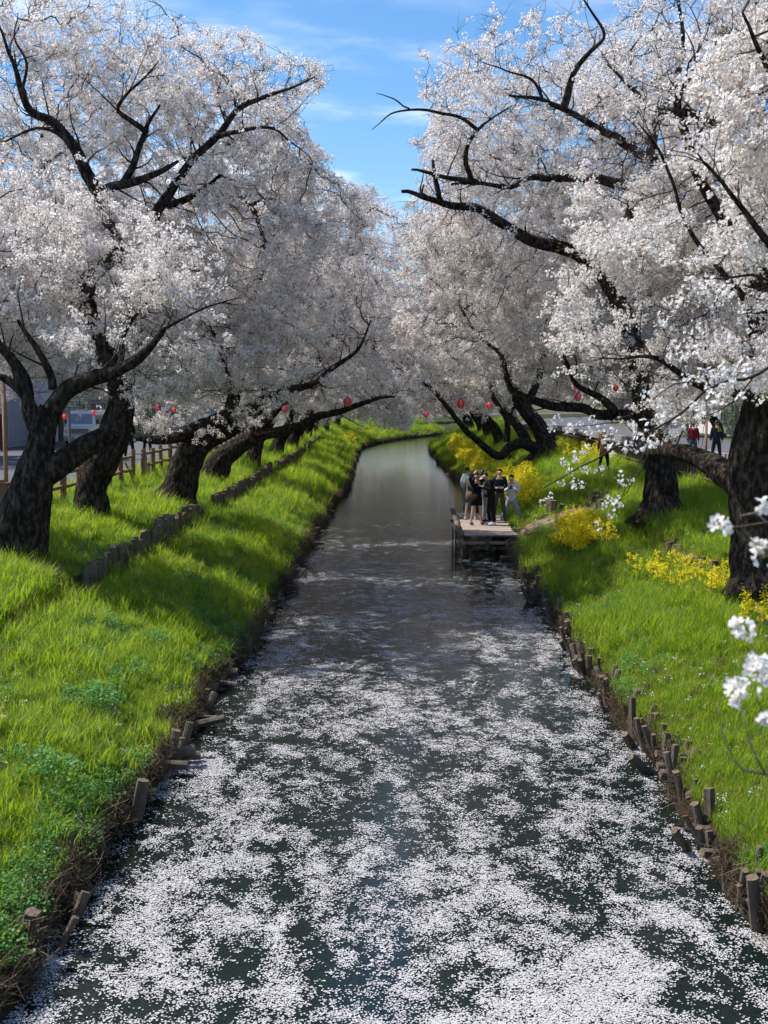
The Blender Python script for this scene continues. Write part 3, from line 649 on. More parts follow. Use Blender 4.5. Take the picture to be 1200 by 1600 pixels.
# left, third and fourth
D = 33.5; t = tree('third left cherry tree leaning right with a low limb to the left', P(275, 790, D)[0], D)
tr = (T([(268, 800), (278, 770), (290, 727), (312, 690), (345, 672), (376, 655), (410, 630), (455, 608)], D), [wpx(w, D) for w in (64, 52, 48, 46, 38, 32, 24, 16)])
lb = [(T([(318, 684), (290, 680), (262, 686), (233, 688), (212, 684)], D - .3, D - .6), wpx(24, D), wpx(18, D)),
      (T([(300, 672), (335, 655), (360, 640), (358, 600), (350, 560), (330, 520), (300, 480)], D - .5, D - 1), wpx(22, D), wpx(5, D)),
      (T([(360, 640), (380, 560), (390, 480), (410, 400), (410, 360), (392, 322), (366, 296)], D, D - 1), wpx(22, D), wpx(9, D)),
      (T([(392, 322), (412, 306), (416, 300)], D - .9), wpx(6, D), wpx(5, D)),
      (T([(455, 608), (487, 600), (520, 575), (560, 545), (580, 500)], D), wpx(14, D), wpx(4, D)),
      (T([(378, 560), (340, 500), (300, 430), (260, 380)], D, D + 1), wpx(14, D), wpx(5, D))]
NB += tree_parts(t, tr, lb, [((-5.0, 35.4, 8.6), (4.8, 3.4, 4.0)), ((-3.2, 34.6, 5.6), (3.0, 2.6, 1.8)), ((-5.2, 32.2, 4.9), (2.8, 1.6, 1.3))], 13, 2900, filt=view_filter, per=5.4, step=.27, kill=.38)
D = 41.6; t = tree('fourth cherry tree on the left bank, low bough reaching far over the water', P(338, 757, D)[0], D)
tr = (T([(330, 765), (340, 730), (350, 715), (375, 695), (400, 680)], D), [wpx(w, D) for w in (46, 38, 34, 28, 24)])
lb = [(T([(398, 682), (420, 678), (467, 667), (500, 650), (530, 643), (567, 630), (595, 622), (617, 620)], D, D - 1), wpx(20, D), wpx(5, D)),
      (T([(398, 682), (430, 640), (470, 600), (500, 560), (520, 500), (520, 445), (540, 400), (576, 398)], D, D - 1), wpx(18, D), wpx(4, D)),
      (T([(398, 685), (410, 600), (440, 520), (450, 440), (470, 380)], D, D + .5), wpx(18, D), wpx(5, D)),
      (T([(540, 400), (556, 350), (590, 320)], D - 1), wpx(5, D), wpx(2, D))]
NB += tree_parts(t, tr, lb, [((-3.8, 43.6, 8.6), (5.0, 4.0, 4.3)), ((-1.6, 42, 5.4), (2.8, 2.6, 1.8)), ((-4.4, 40.4, 4.9), (2.6, 1.6, 1.3))], 14, 2700, filt=view_filter, per=5.4, step=.28, kill=.40)

# right, nearest in view: heavy trunk with a horizontal limb
D = 20.0; t = tree('massive dark cherry trunk at the right edge with a horizontal limb', P(1190, 890, D)[0], D)
tr = (T([(1208, 905), (1188, 830), (1182, 760), (1184, 700), (1192, 652), (1200, 560), (1190, 470), (1165, 380)], D), [wpx(w, D) for w in (88, 78, 80, 78, 70, 56, 44, 34)])
lb = [(T([(1172, 765), (1142, 748), (1112, 725), (1069, 706), (1040, 700), (1010, 706)], D, D + 3), wpx(50, D), wpx(38, D)),
      (T([(1185, 470), (1150, 340), (1130, 230), (1125, 196), (1061, 176), (1013, 171), (987, 139), (949, 101)], D, D + 1), wpx(26, D), wpx(6, D)),
      (T([(1195, 600), (1130, 610), (1080, 600), (1020, 560), (960, 560)], D - .5, D - 1.5), wpx(20, D), wpx(4, D)),
      (T([(1165, 380), (1120, 330), (1083, 250), (1060, 150), (1083, 112), (1125, 80), (1190, 32)], D, D - 1.5), wpx(20, D), wpx(7, D)),
      (T([(1163, 469), (1110, 400), (1067, 336), (1024, 224), (997, 192)], D - 2.5, D - 3), wpx(9, D), wpx(3, D)),
      (T([(1170, 400), (1200, 330), (1240, 240), (1260, 120)], D, D), wpx(20, D), wpx(8, D))]
NB += tree_parts(t, tr, lb, [((6.2, 20.8, 8.6), (3.4, 3.0, 3.8)), ((4.0, 19.4, 6.0), (1.7, 1.8, 1.7)), ((6.6, 18.4, 5.3), (2.0, 1.6, .9))], 21, 3100, filt=view_filter, per=7.6)
# right, second: straight trunk and the long broken limb that reaches over the canal
D = 30.0; t = tree('straight grey cherry trunk behind the horizontal limb on the right bank', P(1032, 803, D)[0], D)
tr = (T([(1034, 815), (1034, 780), (1030, 710), (1018, 660), (1006, 632), (1002, 594), (990, 540), (965, 470), (940, 425)], D), [wpx(w, D) for w in (60, 50, 46, 44, 34, 28, 30, 28, 26)])
lb = [(T([(945, 432), (923, 411), (895, 392), (869, 384), (827, 373), (784, 347), (736, 325), (705, 323), (683, 312), (655, 304), (628, 299)], D - .5, D - 2.5), wpx(25, D), wpx(9, D)),
      (T([(690, 316), (684, 290), (676, 250)], D - 2.2), wpx(9, D), wpx(7, D)),
      (T([(668, 309), (660, 298), (662, 288)], D - 2.3), wpx(6, D), wpx(4, D)),
      (T([(940, 430), (985, 340), (987, 299), (944, 283), (901, 277), (860, 279), (827, 277), (806, 290), (747, 288), (705, 288)], D, D - 2), wpx(22, D), wpx(6, D)),
      (T([(747, 286), (700, 278), (665, 268), (643, 265)], D - 2, D - 2.4), wpx(8, D), wpx(6, D)),
      (T([(735, 282), (728, 255), (731, 230), (747, 203), (768, 185), (795, 169)], D - 2, D - 2.6), wpx(9, D), wpx(3, D)),
      (T([(747, 203), (725, 187), (700, 178), (661, 170), (640, 170), (613, 176), (596, 190), (581, 203)], D - 2.4, D - 3), wpx(6, D), wpx(1.5, D)),
      (T([(640, 170), (620, 155), (600, 150), (588, 146)], D - 2.8, D - 3), wpx(2.5, D), wpx(1.5, D)),
      (T([(990, 345), (1010, 290), (1019, 250), (1000, 240), (965, 215), (939, 203), (891, 176), (848, 157), (820, 152), (795, 149)], D, D - 2.5), wpx(20, D), wpx(5, D)),
      (T([(880, 170), (888, 140), (900, 108), (923, 80), (944, 59), (923, 16), (900, -20)], D - 2.2, D - 2.8), wpx(11, D), wpx(3, D)),
      (T([(1019, 250), (1024, 197), (1051, 139), (1065, 80), (1060, 0)], D, D - .5), wpx(18, D), wpx(7, D)),
      (T([(940, 200), (944, 180), (955, 165), (975, 150)], D - 2.2, D - 2.6), wpx(8, D), wpx(4, D)),
      (T([(848, 157), (830, 125), (790, 110), (750, 95)], D - 2.4, D - 2.8), wpx(5, D), wpx(2, D)),
      (T([(1012, 655), (985, 650), (967, 648), (937, 649), (908, 639), (857, 632), (822, 621), (802, 612), (792, 593), (786, 565), (770, 545), (740, 517), (714, 466)], D, D + 3), wpx(22, D), wpx(7, D)),
      (T([(962, 646), (940, 625), (920, 612), (900, 600), (885, 570), (870, 540)], D + .3, D + 1), wpx(14, D), wpx(6, D))]
NB += tree_parts(t, tr, lb, [((5.0, 31.4, 9.4), (5.2, 3.4, 4.6)), ((2.0, 29.2, 10.4), (2.5, 2.3, 3.2)), ((2.6, 31.8, 6.0), (2.8, 2.4, 1.8)), ((5.6, 31.5, 5.6), (3.0, 2.0, 1.4))], 22, 4200, filt=view_filter, per=7.4)
mb = MB()
for (x, y, n_, sp_) in ((868, 303, 10, 9), (885, 318, 16, 12), (905, 332, 10, 9), (858, 296, 6, 6), (885, 388, 12, 10), (905, 400, 16, 12), (925, 412, 8, 8)):
    for _ in range(n_):
        c_ = P(x + rng.normal(0, sp_), y + rng.normal(0, sp_ * .5), 27.4 + rng.normal(0, .15)); u, w, nv = basis(unit(rng.normal(0, 1, 3))); s_ = rng.uniform(.03, .06)
        mb.add([c_, c_ + u * s_ + w * s_ * .35, c_ + u * s_ * 2, c_ + u * s_ - w * s_ * .35], [(0, 1, 2, 3)])
tag(mb.build('young_leaves', M['young_leaf'], t), kind='stuff')
D = 41; t = tree('cherry tree on the right bank mostly hidden behind the straight grey trunk', 8.6, D)
z0 = ZTOP
tr = (np.array([(8.6, D, z0 - .3), (8.4, D, z0 + 1.2), (7.8, D, z0 + 2.6), (7.2, D, z0 + 4.2)]), [.36, .32, .28, .22])
lb = [(np.array([(7.5, D, z0 + 3.2), (6, D - .5, z0 + 4.4), (4, D - 1, z0 + 5.6), (2.0, D - 1, z0 + 7.4)]), .15, .04),
      (np.array([(7.2, D, z0 + 4.1), (6.6, D + .5, z0 + 6), (5.5, D, z0 + 8)]), .15, .04),
      (np.array([(7.3, D, z0 + 3.9), (8.6, D + .5, z0 + 6), (9.2, D, z0 + 8)]), .14, .04)]
NB += tree_parts(t, tr, lb, [((4.6, D, 8.8), (5.0, 4.0, 4.4)), ((2.4, D, 6.4), (2.8, 3.0, 2.0))], 23, 2500, filt=view_filter, per=5.4, step=.28, kill=.40)
D = 57; t = tree('low forked cherry tree above yellow flowers, one bough sweeping over the water', P(843, 717, D)[0], D)
tr = (T([(846, 724), (852, 690), (840, 665), (820, 640), (800, 600), (792, 560)], D), [wpx(w, D) for w in (32, 28, 25, 22, 16, 12)])
lb = [(T([(845, 708), (835, 701), (818, 692), (796, 699), (781, 713), (761, 702), (737, 680), (716, 656), (694, 630), (672, 606), (644, 587), (610, 570)], D - .3, D - 2), wpx(20, D), wpx(4, D)),
      (T([(676, 606), (672, 580), (674, 550), (690, 520)], D - 1.5), wpx(6, D), wpx(3, D)),
      (T([(792, 690), (792, 656), (770, 621), (763, 591), (735, 574), (710, 560)], D - .5, D - 1.2), wpx(11, D), wpx(4, D)),
      (T([(798, 600), (770, 540), (760, 480), (720, 420), (690, 380)], D, D - 1), wpx(12, D), wpx(4, D)),
      (T([(822, 640), (850, 560), (860, 480), (850, 400)], D), wpx(14, D), wpx(5, D))]
NB += tree_parts(t, tr, lb, [((3.9, 58.2, 8.4), (4.9, 3.8, 4.4)), ((1.6, 56.8, 5.6), (2.8, 2.6, 1.7))], 24, 2400, filt=view_filter, per=5.4, step=.30, kill=.44, spread=.08)
# a tree whose trunk stands outside the frame on the right, its low twigs hanging into view
D = 12.5; t = tree('cherry tree just outside the right edge, flowering twigs hanging into view in front', 6.6, D)
z0 = ground_at(6.6, D)
tr = (np.array([(6.7, D, z0 - .2), (6.6, D, z0 + 1), (6.3, D, z0 + 2.4), (5.9, D, z0 + 3.6)]), [.40, .34, .30, .22])
lb = [(T([(1480, 560), (1400, 500), (1330, 470), (1290, 500)], D, 7.2), .05, .014),
      (T([(1500, 500), (1350, 480), (1240, 420), (1163, 330), (1090, 240)], D, D - 1), .09, .014),
      (T([(1480, 420), (1330, 300), (1220, 150), (1160, 20)], D, D - 1), .09, .02)]
def low_r(p):
    x, y = proj(p); return ~in_poly(x, y, SKY) & (y < np.interp(x, [820, 900, 960, 1020, 1060, 1100, 1200, 1500], [560, 620, 660, 690, 700, 655, 640, 680]) + (fbm(x3(x / 25, y / 25), 2) - .5) * 30)
NB += tree_parts(t, tr, lb, [((5.2, 12.0, 7.6), (2.4, 1.8, 2.2)), ((4.2, 11.8, 5.6), (1.7, 1.0, 1.2))], 25, 1350, filt=low_r, per=7.6, step=.2, kill=.28, spread=.04, tip=.0035)
print('near blossoms', NB)

# the further trees: four kinds grown once, copied along both banks
def far_kind(seed, lean, x=0, y=0):
    rg = np.random.default_rng(seed); r_ = empty('cherry_tree', (0, 0, 0), group=GR, cat='tree')
    h1 = rg.uniform(1.4, 2.2); l1 = lean * .6
    tr = (np.array([(-.15, 0, -.5), (0, 0, 0), (l1 * .35, .1, h1 * .6), (l1, .1, h1), (l1 * 1.5, 0, h1 + 1.4)]), [.42, .33, .30, .27, .18])
    lb = []
    for k in range(6):
        a = k * 1.05 + rg.uniform(-.3, .3); q = np.array([math.cos(a) * 1.0 + lean * .45, math.sin(a), 0]); h = rg.uniform(2.5, 5.5); s = rg.uniform(1.6, 3.2)
        st = np.array([l1 * 1.1, .1, h1 + .2 + .15 * k])
        lb.append((np.array([st, st + q * s * .35 + (0, 0, h * .35), st + q * s * .8 + (0, 0, h * .6) + rg.normal(0, .25, 3), st + q * s * 1.2 + (0, 0, h)]), .15, .03))
    tree_parts(r_, tr, lb, [((lean * 2.0, 0, 6.3), (5.1, 4.6, 4.2)), ((lean * 3.2, 0, 3.3), (3.4, 3.6, 2.1)), ((-lean, 0, 4.6), (3.0, 3.0, 2.0))], seed, 1500, step=.40, kill=.55, per=2.9, near=False, local=True, tip=.008, bl_r=.06, spread=.12, clear=.2, twn=2.2, filt=lambda p: (p[:, 2] > 1.5 + .35 * np.clip(2 - np.abs(p[:, 0] - lean * 3), 0, 2)))
    return r_
def copy_tree(o):
    c = o.copy(); COL.objects.link(c)
    for ch in o.children:
        k = ch.copy(); COL.objects.link(k); k.parent = c
    return c
kinds = [far_kind(31, 1.45), far_kind(32, 1.2), far_kind(33, 1.6)]
used = [False] * 3
def place_far(t_, side, s, label, k, sc=1.0, rz=None):
    (c,), (nr,) = [np.atleast_2d(q) for q in cl(t_)]; p = c + nr * side * s
    r_ = copy_tree(kinds[k]) if used[k] else kinds[k]; used[k] = True
    ang = math.atan2(nr[1], nr[0]) + (math.pi if side > 0 else 0)
    r_.location = (p[0], p[1], float(bank_z(np.array([s]), np.array([t_]), side)[0]) if s < 8.8 else ZTOP)
    r_.rotation_euler = (0, 0, ang + (rz if rz is not None else rng.uniform(-.45, .45))); r_.scale = (sc,) * 3; r_['label'] = label
    return r_
words = ['fifth', 'sixth', 'seventh', 'eighth', 'ninth', 'tenth', 'eleventh', 'twelfth', 'thirteenth', 'fourteenth', 'fifteenth', 'sixteenth']
for i, t_ in enumerate((50.5, 60, 69, 78, 87, 97, 108, 118)):
    place_far(t_, -1, 6.6 + rng.uniform(-.3, .4), f'{words[i]} cherry tree along the left bank counted from the front', i % 3, rng.uniform(.92, 1.08))
for i, t_ in enumerate((67, 76, 85, 95, 105, 115)):
    place_far(t_, 1, 6.5 + rng.uniform(-.3, .4), f'{words[i]} flowering cherry tree along the right bank counted from the front', (i + 1) % 3, rng.uniform(.92, 1.08))
for i, x_ in enumerate((-14, -4, 6, 17, 28)):
    r_ = place_far(100, -1, 30, f'distant cherry tree closing the view beyond the bend, {["first", "second", "third", "fourth", "fifth"][i]} from the left', i % 3, rz=rng.uniform(0, 6)); r_.location = (x_, 208 + (i % 2) * 4, ZTOP)
for i, (t_, side, s) in enumerate(((34, -1, 22), (48, -1, 23), (85, -1, 22), (100, -1, 24), (36, 1, 21), (50, 1, 22), (64, 1, 23), (80, 1, 21), (100, 1, 22))):
    place_far(t_, side, s, f'flowering cherry tree standing beyond the {"left" if side < 0 else "right"} road, {["first", "second", "third", "fourth", "first", "second", "third", "fourth", "fifth"][i]} from the front', i % 3, rz=rng.uniform(0, 6))
# ---------------------------------------------------------------- grass, petals (uncountable)
def bank_scatter(side, n_, t0, t1, s0=3.10, s1=8.7, p=2.2):
    # density falls with distance, size grows
    u = rng.random(n_); t_ = (t0 ** (1 - p) + u * (t1 ** (1 - p) - t0 ** (1 - p))) ** (1 / (1 - p)); s_ = rng.uniform(s0, s1, n_)
    return s_, t_
for side, nm in ((-1, 'left'), (1, 'right')):
    s_, t_ = bank_scatter(side, 165000, 5.2, 150, p=1.75)
    nz = fbm(x3(s_ * .8, t_ * .35, z=side * 4.0), 3); nz2 = fbm(x3(s_ * 2.2, t_ * 1.6, z=side * 8.0), 3)
    path = (side > 0) & (np.abs(t_ - (36.5 + (s_ - 3) * .2)) < .95 + .45 * nz2) & (s_ < 6.4)
    bare = nz2 < .37
    terr = (s_ > 5.45) & (s_ < 5.92) & ((side < 0) & ((t_ > 21.2) & (t_ < 33.3) | (t_ > 36.1) & (t_ < 92)) | (side > 0) & (t_ > 22.5) & (t_ < 26.9)) & (rng.random(len(s_)) < .8)
    keep = ~path & ~terr & ~(bare & (rng.random(len(s_)) < .75)) & ~((s_ < 3.45) & (rng.random(len(s_)) < .35))
    s_, t_, nz, nz2 = s_[keep], t_[keep], nz[keep], nz2[keep]
    pts = bank_pt(s_, t_, side); n_ = len(pts)
    x = rng.random(n_); idx = np.where(nz > .53, np.where(x < .75, rng.integers(4, 6, n_), rng.integers(0, 4, n_)), np.where((nz < .40) & (x < .6), rng.integers(6, 8, n_), rng.integers(0, 4, n_)))
    tall = (nz2 > .57) & (x < .45) & (t_ < 60); idx[tall] = rng.integers(8, 10, tall.sum())
    n3 = fbm(x3(s_ * 3.4, t_ * 2.4, z=side * 41.0), 2); a_ = (n3 > .60) & (x < .8); idx[a_] = rng.integers(4, 6, a_.sum()); a_ = (n3 < .38) & (x < .85); idx[a_] = rng.integers(6, 8, a_.sum())
    idx[(s_ < 3.9) & (x < .5)] = 4
    scl = np.clip(.66 * (t_ / 14) ** .42, .48, 1.5) * rng.uniform(.7, 1.3, n_) * (.45 + 1.1 * fbm(x3(s_ * 1.1, t_ * .8, z=side * 31.0), 3))
    o = scatter_obj('grass', scatter_mesh('grass', pts, rand_rot(n_, False), scl, idx), G_GR); o['label'] = f'bright green grass on the {nm} bank'
    # flat-topped leafy weeds in drifts
    s2, t2 = bank_scatter(side, 5200, 6, 60, p=1.6); q = fbm(x3(s2 * .7, t2 * .45, z=side * 21.0), 3) > (.55 if side < 0 else .62)
    s2, t2 = s2[q], t2[q]; pts = bank_pt(s2, t2, side)
    o = scatter_obj('weeds', scatter_mesh('weeds', pts, rand_rot(len(pts), False), rng.uniform(.5, 1.15, len(pts)), rng.integers(0, 3, len(pts))), G_WD); o['label'] = f'leafy ground weeds on the {nm} bank'
    # dry roots and straw along the water's edge
    k = 3600 if side < 0 else 1300; t3 = rng.uniform(6, 140, k) ** 1.0; t3 = 6 + (t3 - 6) ** 1.35 / 134 ** .35; s3 = 3.02 + np.abs(rng.normal(0, .17 if side < 0 else .10, k)); pts = bank_pt(s3, t3, side); pts[:, 2] = rng.uniform(.0, .30, k)
    o = scatter_obj('dry_roots', scatter_mesh('dry_roots', pts, rand_rot(k), rng.uniform(.5, 1.1, k), rng.integers(0, 4, k)), G_ST); o['label'] = f'tangle of dry roots and straw at the foot of the {nm} bank'
    k = 1100; t3 = 6 + 34 * rng.random(k) ** 1.3; s3 = rng.uniform(3.3, 7.8, k); pts = bank_pt(s3, t3, side); pts[:, 2] += .05
    o = scatter_obj('dead_stalks', scatter_mesh('dead_stalks', pts, rand_rot(k), rng.uniform(.25, .6, k), rng.integers(0, 4, k)), G_ST); o['label'] = f'dead stalks lying in the grass of the {nm} bank'
# turf edge of the land beside the fence
for side in (-1, 1):
    k = 5200; t3 = 8 + 110 * rng.random(k) ** 1.5; s3 = rng.uniform(8.5, 9.3, k); c, nr = cl(t3); pts = np.concatenate([c + nr * side * s3[:, None], np.full((k, 1), ZTOP)], 1)
    o = scatter_obj('verge_grass', scatter_mesh('verge_grass', pts, rand_rot(k, False), rng.uniform(.6, 1.2, k) * 1.2, rng.integers(0, 8, k)), G_GR); o['label'] = 'grass verge along the fence'
# floating petals
def petals():
    out = []
    N = 640000; u = rng.random(N); y0, y1 = 5.5, 75.0; p_ = 1.35
    y = (y0 ** (1 - p_) + u * (y1 ** (1 - p_) - y0 ** (1 - p_))) ** (1 / (1 - p_)); x = rng.uniform(-3.3, 3.3, N)
    wx = (fbm(x3(x * .5, y * .22, z=2.0), 2) - .5) * 2.2; wy = (fbm(x3(x * .4, y * .25, z=6.0), 2) - .5) * 3.0
    a = fbm(x3((x + wx) * .75, (y + wy) * .62, z=11.0), 4); b = fbm(x3((x + wx) * 4.6, (y + wy) * 2.1, z=14.0), 3); c_ = fbm(x3(x * 9, y * 6, z=19.0), 2)
    f = a * .33 + b * .37 + c_ * .30
    far = np.interp(y, [5, 12, 20, 27, 33, 40, 60], [.0, .0, .0, .0, -.02, -.06, -.15])
    lft = np.where((x < -1.6) & (y < 13), -.035 * np.clip((-1.6 - x), 0, 1.4), 0)
    dens = np.clip((f + far + lft - .435) / .24, 0.07, 1) ** 1.4 * .58
    dens = np.where(y > 40, dens * .5, dens)
    k = rng.random(N) < dens * np.clip((y / 22) ** .35, .7, 1)
    x, y, dens = x[k], y[k], dens[k]
    ew = np.where(x < 0, edge_wob(y, -1), edge_wob(y, 1)); lim = np.where(x < CX, HWL, HWR) + ew
    q = np.abs(x - CX) < lim; x, y, dens = x[q], y[q], dens[q]; n_ = len(x)
    big = rng.random(n_) < dens * .55; idx = np.where(big, rng.integers(2, 7, n_), rng.integers(0, 3, n_))
    rot = np.stack([np.zeros(n_), np.zeros(n_), rng.uniform(0, 6.28, n_)], 1)
    print('petal clumps', n_)
    o = scatter_obj('floating_petals', scatter_mesh('floating_petals', np.stack([x, y, np.full(n_, .001)], 1), rot, np.clip((y / 16) ** .25, .92, 1.25) * rng.uniform(.85, 1.2, n_), idx), G_PET)
    o['label'] = 'fallen cherry petals drifting on the dark water'
petals()
k = 9000; t3 = 6 + 44 * rng.random(k) ** 1.4; s3 = rng.uniform(3.1, 8.0, k); sd_ = rng.random(k) < .5
pts = np.where(sd_[:, None], bank_pt(s3, t3, -1), bank_pt(s3, t3, 1)) + np.stack([np.zeros(k), np.zeros(k), rng.uniform(.05, .15, k)], 1)
o = scatter_obj('fallen_petals', scatter_mesh('fallen_petals', pts, rand_rot(k, False) * (3, 3, 1), rng.uniform(.8, 1.1, k), rng.integers(0, 2, k)), G_PET); o['label'] = 'single cherry petals caught in the bank grass'
# ---------------------------------------------------------------- log works on the banks
def log_mesh(name, seed, r, h, mats=('wood', 'wood_top'), n=9, lean_top=True, rings=5):
    rg = np.random.default_rng(seed); v = []; f = []; mi = []
    ph = rg.uniform(0, 6.28); tilt = rg.uniform(-.35, .35) if lean_top else 0
    lob = 1 + .12 * rg.normal(0, 1, n)
    for i in range(rings):
        z = h * i / (rings - 1)
        for j in range(n):
            a = ph + j * 2 * math.pi / n; rr = r * lob[j] * (1 + .06 * rg.normal()) * (1 - .08 * i / rings)
            v.append((rr * math.cos(a), rr * math.sin(a), z + (tilt * rr * math.cos(a) if i == rings - 1 else 0)))
    for i in range(rings - 1):
        for j in range(n): k = (j + 1) % n; f.append((i * n + j, i * n + k, (i + 1) * n + k, (i + 1) * n + j)); mi.append(0)
    v.append((0, 0, h + .004)); t = len(v) - 1
    for j in range(n): f.append(((rings - 1) * n + j, (rings - 1) * n + (j + 1) % n, t)); mi.append(1)
    f.append(tuple(range(n))[::-1]); mi.append(1)
    me = bpy.data.meshes.new(name); me.from_pydata(v, [], f); me.polygons.foreach_set('material_index', mi); me.update()
    for m in mats: me.materials.append(M[m])
    return me
def put(name, me, parent, loc, rot=(0, 0, 0), sc=1.0):
    o = bpy.data.objects.new(name, me); COL.objects.link(o); o.parent = parent
    o.location = Vector([float(q) for q in loc]) - (parent.location if parent is not None else Vector()); o.rotation_euler = rot; o.scale = (sc,) * 3 if np.isscalar(sc) else sc
    return o
stakes = [log_mesh('stake', 300 + i, .046 + .006 * (i % 4), 1.0) for i in range(8)]
def edge_pt(side, t_, off=0.0):
    (c,), (nr,) = [np.atleast_2d(q) for q in cl(t_)]; e = float(edge_wob(np.array([t_]), side)[0]); s = 3.06 + e + off
    return np.array([c[0] + nr[0] * side * s, c[1] + nr[1] * side * s, 0])
for side, nm, gap in ((-1, 'left', .24), (1, 'right', .085)):
    root = empty('log_revetment', edge_pt(side, 10), label=f'rotting wooden stakes and logs in the water along the {nm} bank', cat='bank revetment')
    t_ = 6.2; cnt = 0
    while cnt < 285 and t_ < 125:
        g = gap * rng.uniform(.35, 1.5) * (1 + t_ / 90); t_ += g
        if rng.random() < (.34 if side < 0 else .10): t_ += rng.uniform(.3, 1.0)
        p = edge_pt(side, t_, rng.uniform(-.10, .10)); h = rng.uniform(.26, .56) * (1 if side > 0 else .66)
        lx = -side * rng.normal(.16, .2); ly = rng.normal(0, .22)
        put('stake', stakes[int(rng.integers(0, 8))], root, (p[0], p[1], -.28), (ly, -lx * -1 if side < 0 else lx * -1, rng.uniform(0, 6.28)), (rng.uniform(.6, 1.05), rng.uniform(.6, 1.05), h + .28)); cnt += 1
    for k in range(13 if side < 0 else 9):
        t_ = (12 if side < 0 else 8) + 38 * rng.random() ** 1.2; p = edge_pt(side, t_, -.10 + rng.uniform(-.16, .06))
        put('driftwood_log', stakes[int(rng.integers(0, 8))], root, (p[0] + side * .25, p[1], rng.uniform(.05, .20)), (rng.normal(0, .12), -side * R(90) + rng.normal(0, .10), rng.normal(0, .45)), (1.0, 1.0, rng.uniform(.30, .55))); cnt += 1
    if side < 0:
        for (x, y) in ((385, 975), (378, 1013), (347, 1049), (350, 1063), (312, 1121), (262, 1196), (282, 1181)):
            p = PZ(x, y, .12); put('driftwood_log', stakes[int(rng.integers(0, 8))], root, (p[0] - .25, p[1], .12), (rng.normal(0, .08), R(90) + rng.normal(0, .06), rng.normal(0, .15)), (.95, .95, .5))
        for (x, y) in ((258, 1192), (273, 1180), (36, 1492), (115, 1380), (200, 1275), (186, 1250), (372, 1005)):
            p = PZ(x, y, .05); put('stake', stakes[int(rng.integers(0, 8))], root, (p[0], p[1], -.3), (rng.normal(0, .1), -.18, rng.uniform(0, 6)), (1.2, 1.2, .78))
    # bushy tangles of dead roots standing in the water are part of the stuff above
tposts = [log_mesh('log_post', 330 + i, .078, 1.0, n=9, rings=3) for i in range(5)]
def terrace(side, t0, t1, gap, label, s=5.76, ht=.50, broken=0.0):
    root = empty('log_retaining_wall', bank_pt([s], [t0], side)[0], label=label, cat='retaining wall', group='log retaining walls on the banks')
    t_ = t0; k = 0
    while t_ < t1 and k < 290:
        p = bank_pt([5.70], [t_], side)[0]; h = ht * rng.uniform(.85, 1.15) * (rng.uniform(.4, .9) if rng.random() < broken else 1)
        q = bank_pt([s + rng.normal(0, .02)], [t_], side)[0]
        if rng.random() > broken * .4: put('log_post', tposts[k % 5], root, (q[0], q[1], p[2] - .25), (rng.normal(0, .04), rng.normal(0, .05), rng.uniform(0, 6)), (1, 1, h + .25))
        t_ += gap * rng.uniform(.9, 1.15); k += 1
terrace(-1, 21.3, 24.6, .19, 'crumbling end of the left log terrace beside the nearest leaning tree', broken=.35)
terrace(-1, 24.9, 33.2, .165, 'row of upright logs holding the left terrace below the third cherry tree')
terrace(-1, 36.2, 51.5, .17, 'row of upright logs on the left terrace below the fourth cherry tree')
terrace(-1, 54, 92, .19, 'far row of upright logs on the left terrace running toward the bend')
terrace(1, 22.6, 26.8, .26, 'broken low log row among yellow flowers on the right bank', broken=.6, ht=.36)
terrace(1, 35.0, 37.0, .3, 'few dark log posts on the right bank above the dirt path', broken=.3, ht=.45)
terrace(-1, 14.6, 15.6, .45, 'lone weathered log stub at the left edge of the grass', ht=.42)
# bleached broken log lying on the right log row
p = bank_pt([5.6], [24.6], 1)[0]; r_ = empty('broken_log', p, label='bleached broken log lying among yellow flowers on the right bank', cat='log')
put('wood', log_mesh('wood', 360, .09, .8, ('wood_top', 'wood_top')), r_, p + (0, 0, .22), (R(80), .3, R(60)), 1)
p = bank_pt([4.6], [38.4], 1)[0]; r_ = empty('tree_stump', p, label='short brown cut stump beside the dirt path on the right bank', cat='stump')
put('wood', log_mesh('wood', 361, .17, .55), r_, p + (0, 0, -.1)); put('broken_side', log_mesh('broken_side', 362, .09, .4), r_, p + (.22, .1, -.05), (.2, .3, 0))

# ---------------------------------------------------------------- fences
fposts = [log_mesh('post', 380 + i, .082, 1.0, ('fence_wood', 'wood_top'), n=10, lean_top=False, rings=3) for i in range(3)]
def log_fence(side, s, t0, t1, gap, label, ht=1.0, slat=False):
    root = empty('wooden_fence', bank_pt([s], [t0], side)[0], label=label, cat='fence')
    ts_ = np.arange(t0, t1, gap); pr = None
    for k, t_ in enumerate(ts_):
        q = bank_pt([s], [t_], side)[0]
        put('post', fposts[k % 3], root, (q[0], q[1], q[2] - .3), (rng.normal(0, .02), rng.normal(0, .02), 0), (1, 1, ht * rng.uniform(.95, 1.05) + .3))
        if pr is not None and not (side < 0 and 36.8 < t_ < 38.5):
            for hh in (.84, .46):
                a, b_ = pr + (0, 0, hh * ht + rng.normal(0, .02)), q + (0, 0, hh * ht + rng.normal(0, .02)); d = b_ - a
                mb = MB(); mb.tube([a - d * .04, (a + b_) / 2 + (0, 0, -.01), b_ + d * .04], .048, 8); mb.build('rail', M['fence_wood'], root, smooth=True, origin=tuple(root.location))
        pr = q
    return root
fl = log_fence(-1, 8.25, 12.4, 66, 1.5, 'brown log fence with two round rails between the left bank and the road')
